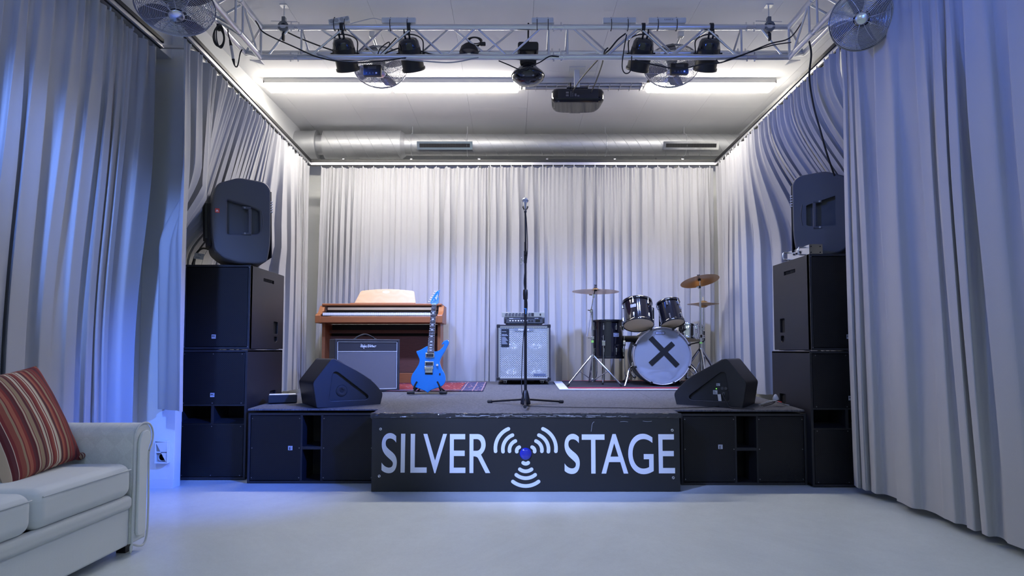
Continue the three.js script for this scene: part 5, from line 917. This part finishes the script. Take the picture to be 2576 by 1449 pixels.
// ---------------------------------------------------------------- fans
mat('fan_wire', [0.55, 0.56, 0.60], 0.25, 1);
mat('fan_blade', [0.16, 0.165, 0.18], 0.4, 0.7);
function fan(label, r, pos, aim, mount, motor) {                   // local +z is the front of the cage
  const t = thing('wire_fan', label, 'fan', pos, 0, 'round wire fans');
  const q = new THREE.Group(); q.name = 'fan_head'; t.add(q); q.quaternion.setFromUnitVectors(V(0, 0, 1), V(...aim).normalize());
  const prof = f => 0.075 * Math.sqrt(Math.max(0, 1 - Math.pow(f, 2.6)));
  for (const s of [1, -1]) {
    const w = [];
    for (let i = 1; i <= 18; i++) { const f = 0.24 + 0.76 * i / 18; w.push(new THREE.TorusGeometry(r * f, i === 18 ? 0.005 : 0.0019, 5, 56).translate(0, 0, s * prof(f))); }
    for (let k = 0; k < 10; k++) { const a = k / 10 * Math.PI * 2, pts = []; for (let i = 0; i <= 6; i++) { const f = 0.2 + 0.8 * i / 6; pts.push([Math.cos(a + 0.25 * f) * r * f, Math.sin(a + 0.25 * f) * r * f, s * prof(f)]); } w.push(tube(pts, 0.0022, 10, 5)); }
    mesh(s > 0 ? 'front_cage' : 'rear_cage', w, M.fan_wire, q);
  }
  mesh('badge_disc', lathe([[0.001, 0.012], [r * 0.17, 0.010], [r * 0.21, 0.0], [r * 0.2, -0.006]], 28).rotateX(Math.PI / 2).translate(0, 0, 0.074), M.alu_bright, q, 'silver centre disc');
  for (let k = 0; k < 4; k++) {
    const s = new THREE.Shape(); s.moveTo(0.03, -0.02); s.quadraticCurveTo(r * 0.4, -r * 0.42, r * 0.86, -r * 0.30); s.quadraticCurveTo(r * 0.98, -0.02, r * 0.80, r * 0.22); s.quadraticCurveTo(r * 0.4, r * 0.12, 0.03, 0.03); s.closePath();
    const g = ext(s, 0.002, 0, 10).rotateX(0.32).translate(0.02, 0, 0); const b = mesh('blade', g, M.fan_blade, q); b.rotation.z = k * Math.PI / 2 + 0.4;
  }
  mesh('blade_hub', new THREE.CylinderGeometry(0.035, 0.04, 0.05, 20).rotateX(Math.PI / 2), M.fan_blade, q);
  const mt = mesh('motor', [new THREE.CylinderGeometry(0.05, 0.058, 0.10, 24).rotateX(Math.PI / 2).translate(0, 0, -0.12), lathe([[0.001, -0.03], [0.04, -0.026], [0.05, 0]], 24).rotateX(Math.PI / 2).translate(0, 0, -0.17)], M.plastic_grey, q);
  if (motor) { const c = mesh('control_box', bx(0.16, 0.10, 0.05, 0, -0.02, 0, 0.012), M.black_tex, t, 'dark control box with buttons'); c.position.set(...motor); for (let i = 0; i < 4; i++) mesh('button', bx(0.016, 0.014, 0.006, -0.045 + i * 0.028, -0.05, 0.026, 0.003), i === 3 ? M.ivory : M.plastic_grey, c); mesh('display', bx(0.075, 0.026, 0.004, 0, 0.0, 0.025), M.plastic_grey, c); }
  mesh('bracket', [rod([0, 0, 0].map((v, i) => v - V(...aim).normalize().getComponent(i) * 0.14), mount, 0.011, 10), bx(0.05, 0.05, 0.05, ...mount, 0.008)], M.alu, t);
  return t;
}
fan('large wire fan at the top left, cut by the picture edge', 0.233, [-2.148, 3.276, -3.953], [0.22, -0.93, 0.26], [0.03, 0.26, 0.0]);
fan('large wire fan at the top right in front of the curtain', 0.191, [2.316, 3.276, -4.111], [-0.42, -0.32, 0.85], [0.01, 0.28, -0.05]);
fan('small wire fan between the two left par cans, lit blue at its rim', 0.245, [-1.209, 3.67, -5.70], [0.1, -0.93, 0.36], [-0.02, 0.19, 0.24], [-0.03, -0.085, 0.17]);
fan('small wire fan between the two right par cans, lit blue at its rim', 0.25, [1.465, 3.68, -5.70], [-0.1, -0.93, 0.36], [0.02, 0.18, 0.24], [0.02, -0.08, 0.17]);

// ---------------------------------------------------------------- scoop lamp, pinspot, projector
{
  const t = thing('scoop_lamp', 'black pendant scoop lamp hanging under the middle of the truss', 'lamp', [0.138, 3.443, -5.357]); t.scale.setScalar(0.93);
  mesh('bowl', lathe([[0.001, -0.085], [0.05, -0.082], [0.10, -0.065], [0.142, -0.03], [0.150, 0.0], [0.142, 0.022], [0.09, 0.07], [0.074, 0.10], [0.001, 0.10]], 40), M.black_gloss, t);
  mesh('rim', new THREE.TorusGeometry(0.150, 0.005, 8, 48).rotateX(Math.PI / 2), M.black, t);
  mesh('neck', bx(0.15, 0.09, 0.12, 0, 0.13, 0, 0.01), M.black, t);
  mesh('ballast_box', bx(0.19, 0.085, 0.14, 0, 0.255, 0, 0.02), M.black, t);
  for (const s of [-1, 1]) mesh('stem', rod([s * 0.07, 0.15, 0], [s * 0.07, 0.24, 0], 0.012, 10), M.black, t);
  mesh('hook', tube([[0, 0.29, 0.0], [0, 0.33, 0.06], [0, 0.40, 0.12], [0, 0.415, 0.16]], 0.008, 16, 8), M.black, t);
  for (const a of [-60, -20, 20, 60]) mesh('rim_clip', bx(0.02, 0.014, 0.01, Math.sin(R(a)) * 0.125, -0.045, Math.cos(R(a)) * 0.125, 0.003), M.screw, t);
}
{
  const t = thing('pinspot_lamp', 'small black pinspot with coiled cable on the truss left of the scoop lamp', 'lamp', [-0.372, 3.689, -5.385]);
  mesh('shade', lathe([[0.001, 0.05], [0.04, 0.045], [0.07, 0.02], [0.085, -0.025], [0.08, -0.03], [0.001, -0.028]], 28), M.black, t);
  mesh('cable_coil', [0, 1, 2].map(i => new THREE.TorusGeometry(0.05 + i * 0.006, 0.005, 6, 28).rotateX(1.2 + i * 0.2).translate(0.05, 0.055 + i * 0.008, 0.02)), M.cable, t);
  mesh('plug', bx(0.05, 0.03, 0.03, 0.12, 0.035, 0.03, 0.008), M.black, t);
}
{
  const t = thing('video_projector', 'glossy black projector hanging upside down under the ceiling', 'projector', [0.674, 3.622, -6.343]); t.scale.setScalar(0.93);
  const s = rpoly([[-0.295, 0.0], [0.295, 0.0], [0.27, -0.34], [0.16, -0.395], [-0.16, -0.395], [-0.27, -0.34]], [0.09, 0.09, 0.14, 0.14, 0.14, 0.14]);
  mesh('body', ext(shapeOf(s), 0.155, 0.05, 12, 5).rotateX(Math.PI / 2).translate(0, 0.15, 0), mat('projector_gloss', [0.012, 0.012, 0.014], 0.08), t);
  mesh('rear_panel', bx(0.44, 0.10, 0.006, 0, 0.075, 0.0, 0.003), M.black_tex, t);
  for (const [x, y, w, h] of [[-0.12, 0.085, 0.03, 0.02], [-0.12, 0.055, 0.03, 0.02], [-0.08, 0.09, 0.012, 0.012], [-0.08, 0.07, 0.012, 0.012], [-0.08, 0.05, 0.012, 0.012], [-0.06, 0.09, 0.012, 0.012], [-0.06, 0.07, 0.012, 0.012], [-0.06, 0.05, 0.012, 0.012], [-0.03, 0.06, 0.02, 0.03], [0.0, 0.05, 0.022, 0.014]]) mesh('socket', bx(w, h, 0.006, x, y, 0.005, 0.002), M.plastic_blue || M.screw, t);
  mesh('front_lens', bx(0.13, 0.03, 0.02, 0, 0.02, -0.385, 0.006), M.black, t);
  const p = thing('projector_mount', 'white ceiling pole carrying the projector', 'mount', [0.67, 3.772, -6.445]);
  mesh('pole', bx(0.055, CEIL - 3.772 - 0.015, 0.045, 0, (CEIL - 3.772) / 2 + 0.005, 0, 0.005), M.white_plastic, p); mesh('ceiling_plate', bx(0.17, 0.006, 0.17, 0, CEIL - 3.772 - 0.003, 0), M.white_plastic, p); mesh('spider', [bx(0.22, 0.012, 0.10, 0, 0.004, 0, 0.004), rod([-0.07, 0.0, 0.06], [-0.07, 0.05, 0.06], 0.008, 10)], M.black, p);
}

// ---------------------------------------------------------------- power strips on the truss
function strip(label, x, L, tilt, sockets, note) {
  const t = thing('power_strip', label, 'power strip', [x, TY1 + 0.026, TZ - 0.002], 0, 'white power strips on the truss');
  const q = new THREE.Group(); q.name = 'strip_body'; t.add(q); q.rotation.z = tilt;
  mesh('case', bx(L, 0.045, 0.05, 0, 0.026, 0, 0.008), M.white_plastic, q);
  for (let i = 0; i < sockets; i++) mesh('socket', [new THREE.CylinderGeometry(0.017, 0.017, 0.003, 16).rotateX(Math.PI / 2).translate(-L / 2 + (i + 0.6) * L / sockets, 0.026, 0.0255)], M.cable_grey, q);
  if (note) mesh('handwriting', bx(0.13, 0.03, 0.001, 0.01, 0.028, 0.0255), mat('strip_note', 0xffffff, 0.5, 0, { map: canvasTex(128, 32, (c, w, h) => { c.fillStyle = '#dadbdc'; c.fillRect(0, 0, w, h); c.fillStyle = '#5a5f6a'; c.font = '24px sans-serif'; c.textAlign = 'center'; c.fillText(note, 64, 25); }) }), q, 'faint handwritten note on the strip');
  for (const f of [-0.25, 0.25]) mesh('cable_tie', tube([[f * L, 0.06, 0], [f * L, 0.02, 0.03], [f * L, -0.03, 0.034], [f * L, -0.056, 0], [f * L, -0.03, -0.034], [f * L, 0.02, -0.03]], 0.003, 24, 5, true), M.cable, t);
}
strip('tilted white power strip with visible sockets above the left par can', -1.446, 0.177, R(11), 4);
strip('long white power strip above the second par can', -0.949, 0.288, 0, 0);
strip('short white box tied on the middle of the truss', 0.256, 0.186, 0, 0);
strip('white power strip above the third par can', 0.902, 0.279, 0, 0);
strip('long white power strip tied on the right part of the truss', 1.302, 0.316, 0, 0, 'KAMER');
{ // cables on the truss
  const c = (name, label, r, m, pts, seg = 60) => tag(mesh(name, tube(pts, r, seg, 6), m, scene), label, 'cable', 'cables on the truss');
  c('truss_cable', 'black cable drooping from the left corner along the truss', 0.006, M.cable, [[-2.10, 3.80, -4.95], [-2.095, 3.77, -5.1], [-2.065, 3.731, -5.18], [-1.814, 3.61, -5.175], [-1.6, 3.517, -5.171], [-1.349, 3.475, -5.171], [-1.116, 3.485, -5.171], [-0.883, 3.517, -5.175]]);
  c('truss_cable', 'grey cable sagging under the left part of the truss', 0.005, M.cable_grey, [[-1.628, 3.555, -5.18], [-1.395, 3.485, -5.175], [-1.069, 3.517, -5.175], [-0.79, 3.494, -5.175], [-0.512, 3.48, -5.18], [-0.279, 3.522, -5.18]]);
  c('truss_cable', 'black cables running along inside the truss', 0.006, M.cable, [[-1.95, 3.795, -5.24], [-1.767, 3.722, -5.282], [-1.488, 3.629, -5.301], [-1.209, 3.573, -5.301], [-0.93, 3.666, -5.301], [-0.651, 3.601, -5.301], [-0.279, 3.573, -5.301], [0.093, 3.61, -5.301], [0.14, 3.61, -5.32]]);
  c('truss_cable', 'black cable hanging in a loop between truss and third par can', 0.005, M.cable, [[0.958, 3.722, -5.189], [0.93, 3.573, -5.175], [0.916, 3.443, -5.175], [0.939, 3.387, -5.175], [0.981, 3.401, -5.175], [0.995, 3.489, -5.175], [1.004, 3.592, -5.208]]);
  c('truss_cable', 'black cable slanting up from the projector to the truss, left one', 0.0065, M.cable, [[0.614, 3.703, -6.324], [0.651, 3.638, -5.859], [0.744, 3.601, -5.394], [0.809, 3.587, -5.18], [0.883, 3.675, -5.18], [0.949, 3.731, -5.189]]);
  c('truss_cable', 'black cable slanting up from the projector to the truss, right one', 0.0065, M.cable, [[0.8, 3.694, -6.324], [0.79, 3.61, -5.859], [0.781, 3.564, -5.394], [0.772, 3.573, -5.18], [0.8, 3.601, -5.171]]);
  c('truss_cable', 'long black cable running from the right corner under the right small fan', 0.0055, M.cable, [[2.33, 3.72, -4.95], [2.297, 3.666, -5.134], [2.139, 3.629, -5.162], [1.906, 3.536, -5.175], [1.73, 3.475, -5.175], [1.581, 3.462, -5.175], [1.395, 3.424, -5.175], [1.209, 3.452, -5.175], [1.023, 3.499, -5.175]]);
  c('truss_cable', 'second black cable from the right corner to the right par can', 0.005, M.cable, [[2.316, 3.638, -5.152], [2.158, 3.62, -5.171], [1.953, 3.555, -5.175], [1.814, 3.508, -5.175], [1.721, 3.499, -5.208], [1.674, 3.703, -5.264]]);
  c('truss_cable', 'thin white lead between the two left power strips', 0.004, M.white_plastic, [[-1.358, 3.824, -5.208], [-1.256, 3.852, -5.208], [-1.163, 3.871, -5.208], [-1.088, 3.852, -5.208]], 30);
  c('truss_cable', 'black cable with a bundle of loops behind the left fan', 0.005, M.cable, [[-0.977, 3.722, -5.245], [-1.069, 3.629, -5.255], [-1.135, 3.573, -5.264], [-1.116, 3.647, -5.273], [-1.042, 3.703, -5.282], [-1.079, 3.61, -5.301], [-1.153, 3.564, -5.282]]);
  c('drop_cable', 'black cable dropping from the right truss corner down to the right loudspeaker', 0.008, M.cable, [[2.418, 3.647, -5.069], [2.418, 3.48, -5.022], [2.367, 3.257, -4.957], [2.372, 3.006, -4.91], [2.418, 2.82, -4.91], [2.492, 2.634, -4.957], [2.604, 2.494, -5.069]]);
  c('loose_power_lead', 'black lead with connector arcing under the scoop lamp', 0.005, M.cable, [[0.391, 3.527, -5.175], [0.316, 3.531, -5.175], [0.233, 3.48, -5.175], [0.158, 3.452, -5.189], [0.093, 3.424, -5.208], [-0.037, 3.485, -5.227], [-0.112, 3.508, -5.208]]);
  // coil of cable and inline connectors at the left corner
  const t = thing('coiled_cable', 'coil of black cable tied to the left side truss', 'cable', [-2.297, 3.517, -4.79], 0, 'cables on the truss');
  for (let i = 0; i < 4; i++) mesh('loop', new THREE.TorusGeometry(0.06 + i * 0.006, 0.005, 6, 28).scale(0.62, 1.15, 1).rotateY(0.5 + i * 0.3).translate(0.03 + i * 0.012, -0.02 - i * 0.004, i * 0.015), M.cable, t);
  mesh('tie', bx(0.02, 0.05, 0.03, 0.03, 0.06, 0, 0.004), M.black, t);
  const k = thing('cable_connector', 'silver inline connector dangling from the left side truss', 'connector', [-2.251, 3.462, -4.976], 0, 'cables on the truss');
  mesh('plug_body', [rod([0, 0.06, 0], [0.02, -0.05, 0], 0.011, 12)], M.alu, k); mesh('boot', [rod([-0.012, 0.11, 0], [0, 0.06, 0], 0.006, 10, 0.012), rod([0.02, -0.05, 0], [0.03, -0.095, 0], 0.012, 10, 0.006)], M.cable, k); mesh('lead', [tube([[-0.012, 0.11, 0], [-0.02, 0.15, 0.01], [-0.02, 0.19, 0.02]], 0.005, 12, 6), tube([[0.03, -0.095, 0], [0.045, -0.115, 0], [0.06, -0.09, 0], [0.075, 0.0, 0], [0.09, 0.03, 0]], 0.005, 18, 6)], M.cable, k);
}

// ---------------------------------------------------------------- wall socket, sofa, cushion
{
  const t = thing('wall_socket', 'white double wall socket box low on the pier beside the left speaker stack', 'socket', [-2.75, 0.20, -5.08]);
  mesh('box', ext(shapeOf(rect(-0.05, 0, 0.05, 0.175, 0.004), [rect(-0.04, 0.012, 0.04, 0.082, 0.004), rect(-0.04, 0.093, 0.04, 0.163, 0.004)]), 0.05, 0.003), M.white_plastic, t);
  for (const y of [0.047, 0.128]) { mesh('outlet', [bx(0.08, 0.07, 0.004, 0, y, 0.022), lathe([[0.001, 0.0], [0.026, 0.0], [0.028, 0.012], [0.031, 0.012], [0.031, 0.0]], 20).rotateX(Math.PI / 2).translate(0, y, 0.024)], M.cable_grey, t); }
}
const quilt = dataTex(256, 256, (u, v) => { const a = Math.abs(((u + v) * 4) % 1 - 0.5) * 2, b = Math.abs(((u - v + 8) * 4) % 1 - 0.5) * 2; const s = (a > 0.5) !== (b > 0.5) ? 0.89 : 0.865; const n = rr(-0.02, 0.02); return [s * 0.98 + n, s + n, s * 0.985 + n]; }, [1.2, 1.2], true);
mat('sofa_cloth', [0.70, 0.735, 0.72], 0.9, 0, { bumpMap: weaveTex, bumpScale: 0.0008, sheen: 0.3, sheenRoughness: 0.6 });
mat('sofa_quilt', 0xffffff, 0.9, 0, { map: quilt, bumpMap: weaveTex, bumpScale: 0.0008 });
{
  const t = thing('white_sofa', 'white fabric sofa with rolled arm at the left picture edge', 'sofa', [-2.02, 0, -3.43]);
  // local: x negative goes to the back rest, z negative is the far arm, z positive runs towards the camera
  const Larm = 0.62, Ls = 2.1;
  const armS = (() => { const s = new THREE.Shape(); s.moveTo(0, 0.06); s.lineTo(0.0, 0.60); s.bezierCurveTo(-0.005, 0.665, 0.04, 0.695, 0.095, 0.690); s.bezierCurveTo(0.165, 0.685, 0.185, 0.62, 0.165, 0.575); s.bezierCurveTo(0.155, 0.545, 0.13, 0.535, 0.135, 0.50); s.lineTo(0.135, 0.06); s.closePath(); return s; })();
  const armG = () => { const g = ext(armS, Larm, 0.012, 14, 3).rotateY(Math.PI / 2).translate(-Larm, 0, 0); const p = g.attributes.position, uv = g.attributes.uv; for (let i = 0; i < p.count; i++) uv.setXY(i, p.getX(i), p.getY(i)); return g; };
  const a1 = mesh('arm', armG(), M.sofa_quilt, t);
  const pipe = (z, s) => { const pts = armS.getPoints(10).map(p => [0.004, p.y, s * -p.x + z]); return tube(pts, 0.006, 120, 6, true); };
  mesh('arm_piping', pipe(0, 1), M.sofa_cloth, a1);
  mesh('arm_front_panel', [ext(shapeOf(rpoly([[0.03, 0.09], [0.108, 0.09], [0.108, 0.54], [0.14, 0.60], [0.12, 0.65], [0.06, 0.65], [0.03, 0.60]], 0.03)), 0.016, 0.005).rotateY(Math.PI / 2)], M.sofa_cloth, a1);
  const a2 = mesh('arm', mir(armG(), 1, 1, -1).translate(0, 0, Ls), M.sofa_quilt, t);
  const soft = (w, h, d, x, y, z, r, puff = 0.02) => { const g = new RoundedBoxGeometry(w, h, d, 8, r); const p = g.attributes.position; for (let i = 0; i < p.count; i++) { const X = p.getX(i), Y = p.getY(i), Z = p.getZ(i); const f = (1 - Math.pow(2 * X / w, 2)) * (1 - Math.pow(2 * Z / d, 2)); p.setXYZ(i, X + 0.006 * N3(X * 4, Y * 4 + y, Z * 4 + z), Y + (Y > 0 ? puff * f : 0), Z); } g.computeVertexNormals(); return g.translate(x, y, z); };
  for (let i = 0; i < 3; i++) { const L = 0.69, c = mesh('seat_cushion', soft(0.56, 0.175, L, -0.265, 0.405, 0.02 + L / 2 + i * (L + 0.004), 0.055), M.sofa_cloth, t); mesh('seam', [tube([[0.012, 0.46, 0.04 + i * (L + 0.004)], [0.016, 0.462, 0.36 + i * (L + 0.004)], [0.012, 0.46, 0.67 + i * (L + 0.004)]], 0.0035, 30, 6)], M.sofa_cloth, c); }
  mesh('base_roll', [bx(0.06, 0.075, Ls, -0.02, 0.285, Ls / 2, 0.03, 4)], M.sofa_cloth, t);
  mesh('base_front', [bx(0.56, 0.20, Ls, -0.29, 0.155, Ls / 2, 0.015, 3)], M.sofa_cloth, t);
  mesh('back_rest', [bx(0.12, 0.80, Ls + 0.2, -0.60, 0.47, Ls / 2, 0.05, 4)], M.sofa_cloth, t);
  for (let i = 0; i < 3; i++) mesh('back_cushion', soft(0.15, 0.43, 0.69, -0.53, 0.70, 0.02 + 0.345 + i * 0.694, 0.07, 0.03), M.sofa_cloth, t);
  for (const x of [-0.08, -0.55]) for (const z of [-0.07, Ls + 0.07]) mesh('leg', bx(0.05, 0.06, 0.05, x, 0.03, z), M.black, t);
}
{
  const stripes = canvasTex(512, 64, (c, w, h) => {
    const col = ['#6b1f22', '#7c2a2a', '#b9a58c', '#5d2a30', '#8d4a3c', '#c9bda6', '#6e2026', '#a8604a', '#7d5a48', '#d0c4ae', '#5a1a20', '#9b8468', '#84302c'];
    let x = 0, i = 0; while (x < w) { const d = rr(3, 15) * (i % 3 ? 1 : 1.7); c.fillStyle = col[(i * 5 + Math.floor(rnd() * 3)) % col.length]; c.fillRect(x, 0, d + 1, h); x += d; i++; }
  });
  mat('stripe_cloth', 0xffffff, 0.9, 0, { map: stripes, bumpMap: weaveTex, bumpScale: 0.0008 });
  const t = thing('striped_cushion', 'red and beige striped cushion leaning in the corner of the sofa', 'cushion', [-2.335, 0.50, -3.12]);
  const n = 40, pos = [], uv = [], idx = [], S = 0.27;
  for (const s of [1, -1]) { const o = pos.length / 3; for (let j = 0; j <= n; j++) for (let i = 0; i <= n; i++) { const u = i / n * 2 - 1, v = j / n * 2 - 1, e = (1 - u * u) * (1 - v * v), d = 0.085 * Math.pow(Math.max(0, e), 0.42) * (1 + 0.06 * N3(u * 3, v * 3)), pin = 1 - 0.05 * (1 - u * u) * Math.abs(v) - 0.05 * (1 - v * v) * Math.abs(u); pos.push(s * d, v * S * pin, -u * S * pin); uv.push(0.5 + u * 0.5, 0.5 + v * 0.5); }
    for (let j = 0; j < n; j++) for (let i = 0; i < n; i++) { const a = o + j * (n + 1) + i, b = a + n + 1; if (s > 0) idx.push(a, a + 1, b, b, a + 1, b + 1); else idx.push(a, b, a + 1, b, b + 1, a + 1); } }
  const g = new THREE.BufferGeometry(); g.setAttribute('position', new THREE.Float32BufferAttribute(pos, 3)); g.setAttribute('uv', new THREE.Float32BufferAttribute(uv, 2)); g.setIndex(idx); g.computeVertexNormals();
  const q = mesh('cover', g, M.stripe_cloth, t); q.position.set(-0.05, 0.235, 0); q.rotation.set(R(6), 0, R(24), 'ZYX');
  mesh('corner_knot', new THREE.SphereGeometry(0.022, 12, 10).scale(1, 0.9, 1.4).translate(0.0, -S + 0.012, -S + 0.006), M.stripe_cloth, q);
}
// ---------------------------------------------------------------- finish
scene.traverse(o => { if (o.isMesh) { o.castShadow = true; o.receiveShadow = true; } });
renderer.render(scene, camera);
